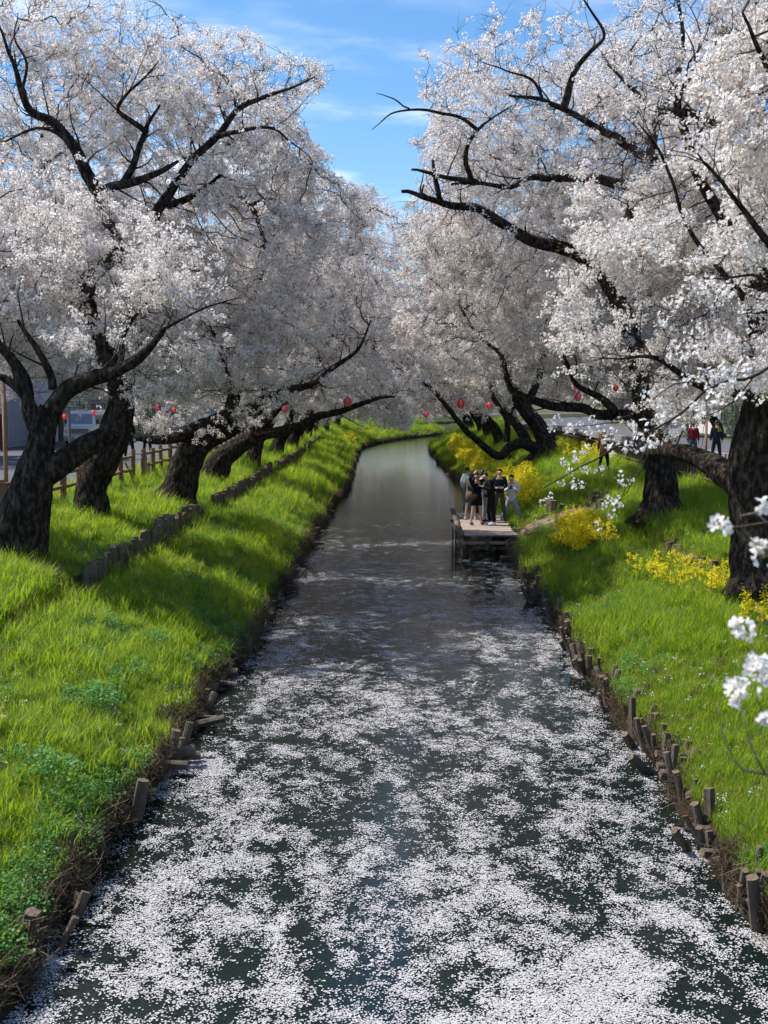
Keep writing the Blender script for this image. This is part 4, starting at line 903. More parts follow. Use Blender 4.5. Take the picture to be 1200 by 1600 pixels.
for k, (t_, a) in enumerate(((36.4, .5), (36.9, -.6), (37.3, .35), (37.9, -.3), (38.2, .7))):
    q = bank_pt([8.1], [t_], -1)[0]; put('crossed_stick', log_mesh('crossed_stick', 395 + k, .028, 1.0, ('fence_wood', 'wood_top'), n=6, rings=3), fl, q + (0, 0, -.1), (a, rng.normal(0, .2), 0), (1, 1, .95))
M['dark_wood'] = mat('dark_fence_wood', (.035, .026, .022), .8, .2, var=(.06, .045, .035), vscale=8, bump=.4)
root = empty('picket_fence', bank_pt([8.5], [15], 1)[0], label='dark wooden picket fence between the right bank and the path', cat='fence')
pk = MB(); pk.box((0, 0, .45), (.11, .07, .9)); pkm = pk.mesh('picket'); pkm.materials.append(M['dark_wood'])
tt = np.arange(15, 82, .36)
for t_ in tt: q = bank_pt([8.5], [t_], 1)[0]; put('picket', pkm, root, (q[0], q[1], q[2] - .12 + rng.normal(0, .01)), (rng.normal(0, .015), 0, 0))
for a, b_ in zip(tt[:-6:6], tt[6::6]):
    for hh in (.30, .66):
        p0, p1 = bank_pt([8.45], [a], 1)[0] + (0, 0, hh), bank_pt([8.45], [b_], 1)[0] + (0, 0, hh); mb = MB(); mb.tube([p0, p1], .035, 4); mb.build('rail', M['dark_wood'], root, origin=tuple(root.location))

# ---------------------------------------------------------------- pier
M['plank'] = mat('weathered_plank', (.26, .205, .165), .85, .2, var=(.36, .30, .26), vscale=5, detail=8, bump=.35, bscale=30, stretch=(.35, 2, 1), rand=(.31, .25, .21))
PZ0 = .60
root = empty('wooden_pier', (2.55, 38.5, 0), label='low wooden landing stage of pale boards with people standing on it', cat='pier')
yb = np.arange(35.2, 41.9, .305)
for k, y in enumerate(yb):
    w_ = 1.50 + rng.normal(0, .02)
    for (x0, x1) in ((1.80, 1.80 + w_ / 2 - .006), (1.80 + w_ / 2 + .006, 1.80 + w_)) if k % 2 else ((1.80, 1.80 + w_),):
        mb = MB(); mb.box(((x0 + x1) / 2, y + .147, PZ0 - .02 + rng.normal(0, .004)), (x1 - x0, .290, .036), (rng.normal(0, .006), 0, 0)); mb.build('plank', M['plank'], root)
for x in (1.95, 2.55, 3.15): mb = MB(); mb.box((x, 38.55, PZ0 - .10), (.09, 6.6, .11)); mb.build('joist', M['wood'], root)
for y, z in ((35.3, .36), (35.42, .20), (38.4, .34), (41.6, .36)): mb = MB(); mb.box((2.5, y, z), (1.75, .10, .09), (0, rng.normal(0, .02), 0)); mb.build('cross_beam', M['plank'] if y < 35.4 else M['wood'], root)
for y in (35.45, 37.1, 38.7, 40.3, 41.7):
    for x in (1.86, 3.2): put('post', tposts[int(rng.integers(0, 5))], root, (x, y, -.6), (0, 0, rng.uniform(0, 6)), (.95, .95, 1.13))
put('edge_log', log_mesh('edge_log', 401, .085, 1.0, rings=9), root, (1.70, 35.3, .52), (-R(88), 0, 0), (1, 1, 6.3))
put('edge_log', log_mesh('edge_log', 402, .075, 1.0, rings=9), root, (1.74, 34.7, .30), (-R(80), .04, .05), (1, 1, 2.6))
for (x, y) in ((2.45, 35.15), (3.05, 35.15)): put('bollard_end', log_mesh('bollard_end', 403, .06, .28), root, (x, y, .18))
for (x, y, z) in ((1.48, 36.0, .5), (1.52, 35.0, .3)): mb = MB(); mb.cyl((x, y, -.5), (x, y, z + .25), .022, 6); mb.build('mooring_rod', M['dark_wood'], root)
# dirt path from the pier up the bank
M['dirt'] = mat('trodden_dirt', (.10, .085, .045), .95, .1, var=(.22, .165, .115), vscale=3, bump=.6, bscale=14)
S_, U_ = np.meshgrid(np.linspace(3.15, 5.9, 16), np.linspace(-1.0, 1.0, 9)); wob = (fbm(x3(S_.ravel() * 1.3, U_.ravel()), 2) - .5) * .4
pp = bank_pt(S_.ravel(), 37.4 + (S_.ravel() - 3) * .25 + U_.ravel() * (1 + wob), 1); pp[:, 2] += .035 - .09 * (np.abs(U_.ravel()) > .95)
tag(link('dirt_path', grid_mesh('dirt_path', pp, 9, 16), M['dirt'], smooth=True), kind='structure')
S_, U_ = np.meshgrid(np.linspace(3.9, 4.7, 8), np.linspace(-1, 1, 8)); pp = bank_pt(S_.ravel() + U_.ravel() * .12, 34.5 + U_.ravel() * .9, -1); ed = (np.abs(U_.ravel()) > .95) | (S_.ravel() < 3.95) | (S_.ravel() > 4.65); pp[:, 2] += .05 - .14 * ed
tag(link('bare_earth', grid_mesh('bare_earth', pp, 8, 8, flip=True), M['dirt'], smooth=True), kind='structure')

# ---------------------------------------------------------------- rapeseed in flower
def split_rape(seed, **k):
    mb = rape_proto('x', seed, **k); a, b_ = MB(), MB(); V = np.concatenate(mb.v)
    for mi, tgt in ((0, a), (1, b_)):
        fs = [f for f, m_ in zip(mb.f, mb.m) if m_ == mi]; ids = sorted({i for f in fs for i in f}); mp_ = {i: n_ for n_, i in enumerate(ids)}
        tgt.add(V[ids], [tuple(mp_[i] for i in f) for f in fs])
    m0, m1 = a.mesh('flowers'), b_.mesh('stems'); m0.materials.append(M['rape']); m1.materials.append(M['weed']); return m0, m1
RP = [split_rape(500 + i) for i in range(3)]
def rape(side, s, t_, label, sc=1.0):
    p = bank_pt([s], [t_], side)[0]; r_ = empty('rapeseed_plant', p, rng.uniform(0, 6.28), label=label, cat='flowering plant', group=label)
    for me, nm in zip(RP[int(rng.integers(0, 3))], ('flowers', 'stems')):
        o = bpy.data.objects.new(nm, me); COL.objects.link(o); o.parent = r_
    r_.scale = (sc,) * 3
PATCH = [(1, 3.95, 4.75, 28.6, 31.6, 44, 'rapeseed plant of the dense yellow clump beside the dirt path near the pier', 1.2),
         (1, 3.6, 4.7, 40.5, 53, 58, 'rapeseed plant of the yellow drift behind the people on the pier', 1.35),
         (1, 3.5, 4.6, 55, 92, 60, 'rapeseed plant of the far yellow strip along the right waterline', 1.3),
         (1, 4.6, 5.6, 20.3, 24.5, 13, 'sparse rapeseed plant by the broken low log row on the right bank', .85),
         (1, 5.1, 5.9, 16.0, 18.4, 9, 'rapeseed plant with loose yellow heads at the right edge of the picture', 1.05),
         (1, 6.5, 8.0, 45, 62, 26, 'rapeseed plant below the dark picket fence on the right', 1.0),
         (-1, 3.5, 4.6, 100, 150, 18, 'rapeseed plant dotted on the left bank near the far bend', 1.1)]
for side, s0, s1, t0, t1, k, lab, sc in PATCH:
    for _ in range(k): rape(side, rng.uniform(s0, s1), rng.uniform(t0, t1), lab, sc * rng.uniform(.75, 1.15))
# lush dark green plants on the near left bank
for (x, y, lab, sc) in ((150, 1112, 'pale green leafy clump in the middle of the near left bank', 1.6), (62, 1225, 'dark green parsley like clump at the lower left of the near bank', 1.7), (185, 1062, 'leafy clump just above the pale one on the near left bank', 1.2), (112, 808, 'bushy green plant beside the trunk of the second left tree', 2.0), (300, 925, 'broad leafy patch of weeds below the left log row', 1.9), (240, 1010, 'low leafy clump on the left bank beside the tree shadow', 1.3)):
    s_ = None
    for z in np.arange(.3, 2.0, .05):
        q = PZ(x, y, z)
        if abs(ground_at(q[0], q[1]) - z) < .06: s_ = q; break
    if s_ is None: s_ = PZ(x, y, 1.2)
    me = WD_P[0].data; r_ = empty('weed_plant', (s_[0], s_[1], ground_at(s_[0], s_[1])), label=lab, cat='plant')
    for k in range(3):
        o = bpy.data.objects.new('leaves', WD_P[k].data); COL.objects.link(o); o.parent = r_; o.location = (rng.normal(0, .12), rng.normal(0, .12), 0); o.rotation_euler = (0, 0, k * 2); o.scale = (sc,) * 3

# ---------------------------------------------------------------- lanterns on wires
M['lan'] = mat('red_lantern_paper', (.90, .06, .05), .6, .2, translucent=(1.0, .12, .08), tw=.6)
M['lan_pink'] = mat('pink_lantern_paper', (.95, .16, .30), .6, .2, translucent=(1.0, .25, .38), tw=.6)
M['lan_stripe'] = mat('pale_lantern_paper', (.85, .45, .42), .6, .2, translucent=(.95, .55, .45), tw=.45)
M['black'] = mat('black_plastic', (.015, .015, .015), .5, .4)
M['wire'] = mat('wire', (.02, .02, .02), .6, .3)
def lantern(px_, py_, d, w_, label, main='lan', hang=.35):
    p = P(px_, py_, d); r = wpx(w_, d) * .82
    root = empty('paper_lantern', p, label=label, cat='lantern', group='paper lanterns hung along the canal')
    mb = MB(); nr_, ns = 11, 20; v = []
    for i in range(nr_):
        th = math.pi * (.10 + .80 * i / (nr_ - 1)); rib = 1 - .025 * (i % 2)
        for j in range(ns): a = j * 2 * math.pi / ns; v.append((r * .98 * math.sin(th) * rib * math.cos(a), r * .98 * math.sin(th) * rib * math.sin(a), r * 1.08 * math.cos(th)))
    fa, ma = [], []
    for i in range(nr_ - 1):
        for j in range(ns): k = (j + 1) % ns; fa.append((i * ns + j, (i + 1) * ns + j, (i + 1) * ns + k, i * ns + k)); ma.append(1 if (j // 2) % 3 == 1 else 0)
    me = bpy.data.meshes.new('paper_body'); me.from_pydata(v, [], fa); me.polygons.foreach_set('material_index', ma); me.update()
    link('paper_body', me, [M[main], M['lan_stripe']], root, smooth=True)
    for nm, z in (('top_cap', r * 1.05), ('bottom_cap', -r * 1.05)):
        mb = MB(); mb.cyl((0, 0, z - r * .07), (0, 0, z + r * .07), r * .36, 12); mb.build(nm, M['black'], root, origin=(0, 0, 0))
    mb = MB(); mb.cyl((0, 0, r), (0, 0, r + hang), .008, 4); mb.build('cord', M['wire'], root, origin=(0, 0, 0))
    return p + (0, 0, r + hang)
rows = {'canal_left': [], 'canal_right': [], 'left': [], 'right': []}
for row, x, y, d, w_, lab, mt in (
    ('canal_left', 445, 639, 40, 13, 'pink lantern hanging below the blossoms left of the brightest one', 'lan_pink'),
    ('canal_left', 543, 628, 36, 17, 'large red and pink striped lantern hanging left of the canal middle', 'lan_pink'),
    ('canal_left', 560, 650, 58, 10, 'small red lantern low over the far left bank', 'lan'),
    ('canal_right', 666, 647, 48, 12, 'pink lantern hanging low over the far water', 'lan_pink'),
    ('canal_right', 720, 631, 44, 16, 'large red striped lantern right of the canal above the sweeping bough', 'lan'),
    ('canal_right', 764, 633, 54, 11, 'smaller red lantern just right of the large red one', 'lan'),
    ('left', 101, 651, 40, 10, 'red lantern beside the fork of the nearest left tree', 'lan'),
    ('left', 146, 645, 46, 10, 'pink lantern in front of the parked van', 'lan_pink'),
    ('left', 246, 636, 46, 10, 'pink lantern above the left log fence', 'lan_pink'),
    ('left', 272, 640, 50, 9, 'faint red lantern beside the pink one above the left fence', 'lan'),
    ('right', 873, 612, 90, 8, 'faint small red lantern far along the right road', 'lan'),
    ('right', 900, 604, 44, 11, 'red lantern between the crossing limbs on the right', 'lan_pink'),
    ('right', 903, 620, 40, 15, 'bright pink lantern just above the crossing limbs on the right', 'lan_pink'),
    ('right', 918, 608, 50, 9, 'small red lantern right of the bright pink one', 'lan'),
    ('right', 962, 606, 44, 12, 'red box like lantern between two limbs on the right', 'lan'),
    ('right', 1163, 621, 44, 9, 'red lantern behind the blossoms near the right edge', 'lan')):
    rows[row].append(lantern(x, y, d, w_, lab, mt))
def tall_pole(x, y, h, label, r_=.045, m='fence_wood', cat='pole', name='lantern_pole'):
    z = ground_at(x, y); root = empty(name, (x, y, z), label=label, cat=cat)
    mb = MB(); mb.cyl((0, 0, -.4), (0, 0, h), r_, 10); mb.build('shaft', M[m], root, smooth=True, origin=(0, 0, 0)); mb = MB(); mb.ball((0, 0, h), r_ * 1.15, 8, 5); mb.build('cap', M[m], root, smooth=True, origin=(0, 0, 0)); return np.array([x, y, z + h])
pa = tall_pole(-8.35, 25.4, 3.0, 'thin brown lantern pole at the left edge behind the log fence')
pb = tall_pole(-8.5, 96, 3.0, 'far lantern pole along the left road')
pc = tall_pole(9.0, 33.0, 3.2, 'lantern pole beside the right path near the front', m='fence_wood')
pd = tall_pole(8.8, 100, 3.2, 'far lantern pole along the right path')
pe = P(455, 605, 33.5)
pf = np.array([-4.0, 60, 5.6])
pg = P(790, 585, 32.6)
ph = np.array([3.8, 95, 4.9])
for key, lab, a, b_ in (('canal_left', 'thin black wire carrying lanterns over the left waterside', pe, pf), ('canal_right', 'thin black wire carrying lanterns over the right waterside', pg, ph), ('left', 'thin black wire carrying lanterns along the left road', pa, pb), ('right', 'thin black wire carrying lanterns along the right path', pc, pd)):
    pts = [a] + sorted(rows[key], key=lambda q: q[1]) + [b_]; mb = MB(); mb.tube(resample(np.array(pts), 1.5), .007, 4); o = mb.build('lantern_wire', M['wire']); tag(o, lab, 'wire')
tall_pole(11.05, 44.6, 1.75, 'light wooden pole beside the walkers on the right path', .05, 'fence_wood', 'pole', 'wooden_pole')
# street lamp
M['lamp'] = mat('lamp_metal', (.12, .13, .15), .5, .5); x, y = -15.4, 56.0
root = empty('street_lamp', (x, y, ZTOP), label='dark street lamp with a conical shade beyond the left road', cat='street lamp')
mb = MB(); mb.cyl((0, 0, 0), (0, 0, 4.9), .06, 10, r2=.045); mb.build('pole', M['lamp'], root, origin=(0, 0, 0))
mb = MB(); mb.tube([(0, 0, 4.86), (0, 0, 4.98), (0, 0, 5.0), (0, 0, 5.35), (0, 0, 5.42)], [.5, .46, .40, .09, .03], 16); mb.build('lamp_shade', M['lamp'], root, smooth=False, origin=(0, 0, 0))
mb = MB(); mb.ball((0, 0, 4.84), .12, 10, 6); mb.build('bulb', mat('glass_bulb', (.7, .7, .65), .2), root, smooth=True, origin=(0, 0, 0))

# floodlight at the foot of the yellow clump
p = bank_pt([4.2], [33.2], 1)[0]; root = empty('floodlight', p, label='small black floodlight on the grass beside the dense yellow clump', cat='floodlight')
mb = MB(); mb.box((0, 0, .22), (.34, .12, .26), (R(-35), 0, 0)); mb.build('housing', M['black'], root, origin=(0, 0, 0))
mb = MB(); mb.box((0, -.06, .26), (.28, .02, .20), (R(-35), 0, 0)); mb.build('glass', mat('flood_glass', (.2, .22, .24), .1, .6), root, origin=(0, 0, 0))
mb = MB(); mb.tube([(-.19, 0, .24), (-.19, 0, .02), (.19, 0, .02), (.19, 0, .24)], .015, 5); mb.build('bracket', M['black'], root, origin=(0, 0, 0))
# ---------------------------------------------------------------- houses beyond the roads
M['glass'] = mat('window_glass', (.03, .04, .05), .08, .8)
M['frame'] = mat('window_frame', (.32, .32, .33), .4, .4)
M['shutter'] = mat('roller_shutter', (.30, .34, .40), .5, .4, var=(.25, .29, .35), vscale=2)
M['brick'] = mat('brick', (.17, .065, .05), .9, .1, rand=(.11, .05, .045))
def wallmat(nm, c): return mat(nm, c, .85, .2, var=tuple(q * .82 for q in c), vscale=.8, bump=.15, bscale=30)
def house(x0, x1, y0, y1, h, label, wall, roofc, side, floors=2, shutter=False):
    """side = +1: the street front looks towards +X"""
    cx_, cy_ = (x0 + x1) / 2, (y0 + y1) / 2; root = empty('house', (cx_, cy_, ZTOP), label=label, cat='house')
    o3 = (cx_, cy_, ZTOP); wm_ = wallmat('rendered_wall', wall); mb = MB(); mb.box((cx_, cy_, ZTOP + h / 2 - .1), (x1 - x0, y1 - y0, h + .2)); mb.build('wall', wm_, root, origin=o3)
    mb = MB(); e = .55; rh = 1.5; z = ZTOP + h
    v = [(x0 - e, y0 - e, z), (x1 + e, y0 - e, z), (x1 + e, y1 + e, z), (x0 - e, y1 + e, z), (x0 - e, cy_, z + rh), (x1 + e, cy_, z + rh)]
    v += [(a, b_, c - .14) for a, b_, c in v]
    mb.add(v, [(0, 1, 5, 4), (2, 3, 4, 5), (0, 4, 3, 9, 10, 6), (1, 2, 8, 7), (5, 1, 7, 11), (2, 5, 11, 8), (6, 7, 1, 0), (3, 2, 8, 9), (7, 6, 10, 11), (9, 8, 11, 10)])
    mb.build('roof', wallmat('roof_tile', roofc), root, origin=o3)
    fx = x1 if side > 0 else x0
    def window(face, u, z_, w_, hh):
        mb = MB()
        def bx(du, dz, a, b_, dep, prj):
            if face == 'f': mb.box((fx + side * prj, u + du, z_ + dz), (dep, a, b_))
            else: mb.box((u + du, y0 - prj, z_ + dz), (a, dep, b_))
        for du in (-w_ / 2, w_ / 2, 0): bx(du, 0, .06, hh + .06, .08, .03)
        for dz in (-hh / 2, hh / 2): bx(0, dz, w_ - .07, .06, .07, .03)
        wo_ = mb.build('window', M['frame'], root, origin=o3)
        mb = MB(); bx(0, 0, w_ - .02, hh - .02, .03, .012); mb.build('pane', M['glass'], wo_, origin=(0, 0, 0) if False else o3)
        mb = MB(); bx(0, -hh / 2 - .08, w_ + .16, .06, .16, .06); mb.build('sill', M['concrete'], wo_, origin=o3)
    for fl_ in range(floors):
        zc = ZTOP + 1.55 + 2.75 * fl_
        for u in np.arange(y0 + 1.6, y1 - 1.0, 2.7):
            if shutter and fl_ == 0 and u < y0 + 6: continue
            window('f', u, zc, 1.5, 1.2)
        for u in np.arange(x0 + 1.6, x1 - 1.0, 3.0): window('s', u, zc, 1.4, 1.1)
    if shutter:
        sh = empty('garage_shutter', (0, 0, 0)); sh.parent = root; k = 0
        for z_ in np.arange(ZTOP + .06, ZTOP + 2.6, .11):
            mb = MB(); mb.box((fx + side * .04, y0 + 3.3, z_), (.05, 3.0, .10), (0, .12, 0)); mb.build('slat', M['shutter'], sh, origin=o3)
        for u in (y0 + 1.7, y0 + 4.9): mb = MB(); mb.box((fx + side * .05, u, ZTOP + 1.35), (.12, .12, 2.7)); mb.build('door_post', M['frame'], root, origin=o3)
        bw = MB(); bw.box((0, 0, 0), (.06, .235, .07)); bm_ = bw.mesh('brick'); bm_.materials.append(M['brick'])
        bs = empty('brick_front', (0, 0, 0)); bs.parent = root
        for i in range(21):
            for j in range(6): 
                o = bpy.data.objects.new('brick', bm_); COL.objects.link(o); o.parent = bs; o.location = (fx + side * .03 - cx_, y0 + .12 + j * .25 + (.12 if i % 2 else 0) - cy_, .06 + i * .082)
    mb = MB(); mb.box((fx + side * .03, y1 - 1.0, ZTOP + 1.05), (.07, .9, 2.1)); mb.build('door', M['dark_wood'], root, origin=o3)
house(-31, -20.2, 60, 72.5, 5.6, 'grey house with a roller shutter and brick front beyond the left road', (.42, .43, .46), (.10, .11, .12), 1, shutter=True)
house(-32, -20.6, 76, 90, 6.2, 'pale house second along the left road behind the van', (.55, .53, .50), (.12, .10, .09), 1)
house(-33, -21, 95, 112, 5.8, 'beige house third along the left road', (.50, .45, .38), (.09, .09, .10), 1)
house(-34, -20.5, 118, 140, 7.0, 'tall white house farthest along the left road', (.60, .60, .60), (.13, .12, .12), 1)
house(-34, -21.5, 36, 54, 6.0, 'brown sided house nearest on the left, mostly outside the frame', (.30, .24, .20), (.08, .08, .09), 1)
house(21, 33, 56, 70, 5.8, 'pinkish rendered house beyond the right road behind the massive trunk', (.52, .45, .42), (.11, .10, .10), -1)
house(21.5, 33, 75, 92, 6.4, 'white house second along the right road', (.62, .61, .59), (.10, .10, .11), -1)
house(21, 34, 97, 116, 5.6, 'grey house third along the right road', (.42, .42, .42), (.09, .09, .10), -1)
house(-18, 0, 215, 230, 6.5, 'distant pale house closing the view beyond the bend', (.55, .54, .52), (.12, .11, .11), 1)
# clipped hedges between the houses and the roads
M['hedge'] = mat('hedge_leaf', (.035, .07, .015), .6, .25, rand=(.06, .10, .02), translucent=(.12, .22, .03), tw=.3)
def leafball(name, seed, n_=900):
    rg = np.random.default_rng(seed); mb = MB(); d = rg.normal(0, 1, (n_, 3)); d /= np.linalg.norm(d, axis=1)[:, None]; c = d * rg.uniform(.55, 1.0, (n_, 1)); V = []; F = []
    for i in range(n_):
        u, w, nv = basis(unit(d[i] + rg.normal(0, .6, 3))); s = rg.uniform(.03, .06); V += [c[i] + u * s, c[i] + w * s * .6, c[i] - u * s, c[i] - w * s * .6]; F.append((4 * i, 4 * i + 1, 4 * i + 2, 4 * i + 3))
    mb.add(np.array(V), F); me = mb.mesh(name); me.materials.append(M['hedge']); return me
LBM = [leafball('leaves', 600 + i) for i in range(2)]
def shrub(x, y, sx_, sz, label):
    root = empty('shrub', (x, y, ZTOP), label=label, cat='shrub', group='shrubs beyond the roads'); o = bpy.data.objects.new('leaves', LBM[int(rng.integers(0, 2))]); COL.objects.link(o); o.parent = root; o.location = (0, 0, sz * .8); o.scale = (sx_, sx_ * 1.1, sz); o.rotation_euler = (0, 0, rng.uniform(0, 6))
    mb = MB(); mb.cyl((0, 0, -.1), (0, 0, sz), .05, 6); mb.build('stem', M['bark'], root, origin=(0, 0, 0))
for i, y in enumerate((57.5, 73.8, 92, 114, 150, 165, 180)): shrub(-20.8 if y < 120 else -14 + i, y, 1.5 + .3 * (i % 3), 1.3 + .4 * (i % 2), ['round green shrub at the corner of the grey house', 'round green shrub between the first two left houses', 'round shrub between the second and third left houses', 'round shrub before the tall white left house', 'distant shrub nearest beyond the last left house', 'distant shrub second beyond the last left house', 'distant shrub third beyond the last left house'][i])
for i, y in enumerate((53, 72.5, 94.5, 120)): shrub(20.5, y, 1.5 + .3 * (i % 3), 1.4 + .3 * (i % 2), ['green shrub before the pinkish right house', 'green shrub between the pinkish and the white house', 'green shrub between the white and the grey right house', 'green shrub past the grey right house'][i])

# ---------------------------------------------------------------- van on the left road
def van(x, y):
    root = empty('van', (x, y, ZTOP), label='white boxy van with a blue windscreen coming down the left road', cat='van'); W_, L_ = 1.55, 3.6
    bp_ = mat('white_car_paint', (.62, .64, .66), .25, .5, coat=.5)
    def part(nm, m, fn): mb = MB(); fn(mb); return mb.build(nm, m, root, origin=(0, 0, 0))
    def body(mb):
        pr = [(-1.8, .28), (-1.82, .62), (-1.72, .98), (-1.30, 1.08), (-1.02, 1.74), (-.8, 1.86), (1.70, 1.88), (1.80, 1.5), (1.80, .28)]; n_ = len(pr); v = []
        for sx_, k in ((-W_ / 2, 1), (-W_ / 2 + .06, 1.0), (W_ / 2 - .06, 1), (W_ / 2, 1)):
            for (a, b_) in pr:
                ins = .10 * max(0, (b_ - 1.0)) * (1 if abs(sx_) > W_ / 2 - .01 else .6); v.append((sx_ - math.copysign(ins, sx_), a, b_ - (.03 if abs(sx_) > W_ / 2 - .01 and b_ > 1.2 else 0)))
        f = [(i * n_ + j, i * n_ + (j + 1) % n_, (i + 1) * n_ + (j + 1) % n_, (i + 1) * n_ + j) for i in range(3) for j in range(n_)] + [tuple(range(n_))[::-1], tuple(3 * n_ + j for j in range(n_))]
        mb.add(v, f)
    part('body', bp_, body)
    part('windscreen', mat('blue_glass', (.05, .13, .20), .06, .9), lambda mb: mb.add([(-.64, -1.272, 1.16), (.64, -1.272, 1.16), (.58, -1.055, 1.68), (-.58, -1.055, 1.68)], [(0, 1, 2, 3)]))
    for s in (-1, 1): part('side_window', M['glass'], lambda mb: mb.box((s * .742, .2, 1.38), (.02, 2.4, .5), (0, -s * .1, 0)))
    def gr(mb):
        for k in range(9): mb.box((-.44 + .11 * k, -1.83, .74), (.05, .03, .30))
    part('grille', mat('grille_metal', (.5, .5, .52), .3, .6, metallic=.6), gr); part('grille_back', M['black'], lambda mb: mb.box((0, -1.795, .74), (1.0, .03, .34)))
    part('bumper', mat('bumper', (.3, .3, .31), .5), lambda mb: mb.box((0, -1.84, .42), (1.5, .12, .2)))
    for s in (-1, 1):
        part('headlight', mat('amber_headlight', (.75, .55, .25), .1, .8), lambda mb: mb.ball((s * .62, -1.78, .80), (.12, .05, .12), 12, 7))
        mr = part('mirror', M['black'], lambda mb: mb.box((s * .86, -1.05, 1.28), (.10, .08, .22)))
        for yy in (-1.15, 1.15): part('wheel', M['black'], lambda mb: mb.cyl((s * .62, yy, .29), (s * .78, yy, .29), .29, 18)); part('hubcap', M['frame'], lambda mb: mb.cyl((s * .781, yy, .29), (s * .795, yy, .29), .17, 14))
    part('number_plate', mat('plate', (.7, .7, .65), .5), lambda mb: mb.box((0, -1.915, .46), (.33, .015, .165)))
van(-17.2, 66.0)

# ---------------------------------------------------------------- people
def skin_mesh(name, verts, edges, radii, mats, subd=1, flat=None):
    me = bpy.data.meshes.new(name); me.from_pydata(verts, edges, []); me.update(); o = bpy.data.objects.new(name, me); COL.objects.link(o)
    md = o.modifiers.new('s', 'SKIN'); sv = me.skin_vertices[0].data
    for i, r_ in enumerate(radii): sv[i].radius = r_ if isinstance(r_, (tuple, list)) else (r_, r_); sv[i].use_root = (i == 0)
    md.use_smooth_shade = True; s2 = o.modifiers.new('d', 'SUBSURF'); s2.levels = subd; s2.render_levels = subd
    dg = bpy.context.evaluated_depsgraph_get(); dg.update(); m2 = bpy.data.meshes.new_from_object(o.evaluated_get(dg)); m2.name = name
    bpy.data.objects.remove(o); bpy.data.meshes.remove(me)
    m2.materials.clear()
    for m in mats: m2.materials.append(m)
    return m2
_cm = {}
def cloth(c):
    if c not in _cm: _cm[c] = mat('cloth', c, .85, .15, var=tuple(q * .75 for q in c), vscale=9, bump=.25, bscale=18)
    return _cm[c]
SKIN = mat('skin', (.50, .30, .22), .55, .3); HAIR = mat('dark_hair', (.012, .009, .008), .45, .4)
def person(x, y, z, h, face, label, top, bottom, shoe=(.03, .03, .03), arms='phone', legs='trousers', stance=.10, bend=0.0, hair='short', top_len=0.0, group='people on the landing stage', cuff=1.0):
    """face: direction looked at, degrees, 0 = towards the camera, positive = to the picture's right"""
    k = h / 1.72; root = empty('person', (x, y, z), R(face), label=label, cat='person', group=group); root.scale = (k,) * 3
    b = bend
    hip = np.array([0, 0, .92]); sp = np.array([0, -.04 * b, 1.12]); ch = np.array([0, -.14 * b, 1.32]); nk = np.array([0, -.24 * b, 1.475]); hd = np.array([0, -.30 * b - .015, 1.565 - .03 * b]); ht_ = np.array([0, -.34 * b - .02, 1.63 - .05 * b])
    V = [hip, sp, ch, nk, hd, ht_]; E = [(0, 1), (1, 2), (2, 3), (3, 4), (4, 5)]; Rr = [(.135, .10), (.12, .09), (.15, .10), (.05, .05), (.072, .085), (.070, .080)]
    A = {}
    for s in (-1, 1):
        sh = ch + (s * .165, .01, .085)
        if arms == 'phone': el, wr = sh + (s * .05, .0, -.27), sh + (-s * .09, -.24, -.17)
        elif arms == 'raise': el, wr = sh + (s * .12, -.10, .10), sh + (-s * .06, -.06, .28)
        elif arms == 'hold': el, wr = sh + (s * .06, .02, -.28), sh + (-s * .07, -.20, -.32)
        elif arms == 'hip': el, wr = sh + (s * .16, .05, -.24), sh + (s * .02, -.05, -.40)
        else: el, wr = sh + (s * .05, .02, -.28), sh + (s * .06, -.04, -.52)
        if arms == 'raise' and s > 0 and False: pass
        d = unit(wr - el); hn = wr + d * .07; b0 = len(V); V += [sh, el, wr, hn]; E += [(2, b0), (b0, b0 + 1), (b0 + 1, b0 + 2), (b0 + 2, b0 + 3)]; Rr += [.052, .040, .027, (.036, .02)]
        A[s] = (sh, el, wr, hn, d)
    Lg = {}
    for s in (-1, 1):
        hp = hip + (s * .085, 0, -.05); kn = np.array([s * (.09 + stance * .45), -.02, .49]); an = np.array([s * (.08 + stance), .03, .09]); to = an + (s * .02, -.15, -.055)
        b0 = len(V); V += [hp, kn, an, to]; E += [(0, b0), (b0, b0 + 1), (b0 + 1, b0 + 2), (b0 + 2, b0 + 3)]; Rr += [.085, .055, .035, .032]; Lg[s] = (hp, kn, an, to)
    me = skin_mesh('body', [tuple(v) for v in V], E, Rr, [SKIN], 2)
    # fingers, ears and nose joined into the same mesh
    bm = bmesh.new(); bm.from_mesh(me); mb = MB()
    for s in (-1, 1):
        sh, el, wr, hn, d = A[s]; u, w, _ = basis(d)
        for q, (off, ln) in enumerate(((-.024, .062), (-.008, .072), (.008, .068), (.024, .054))): a0 = hn + u * off - d * .02; mb.tube([a0, a0 + d * ln * .6, a0 + d * ln - w * .018], [.009, .0085, .006], 6)
        a0 = wr + d * .02 + u * .028; mb.tube([a0, a0 + u * .022 + d * .03, a0 + u * .018 + d * .058], [.010, .009, .007], 6)
        mb.ball(hd + (s * .078, .005, .01), (.012, .022, .032), 8, 6)
    mb.tube([hd + (0, -.078, .035), hd + (0, -.102, .0), hd + (0, -.082, -.012)], [.010, .015, .011], 6)
    vs_ = [bm.verts.new(tuple(q)) for q in np.concatenate(mb.v)]
    for f in mb.f:
        try: bm.faces.new([vs_[i] for i in f]).smooth = True
        except ValueError: pass
    bm.to_mesh(me); bm.free(); link('body', me, None, root)
    mb = MB()
    for s in (-1, 1): mb.ball(hd + (s * .030, -.080, .028), (.007, .005, .004), 8, 5)
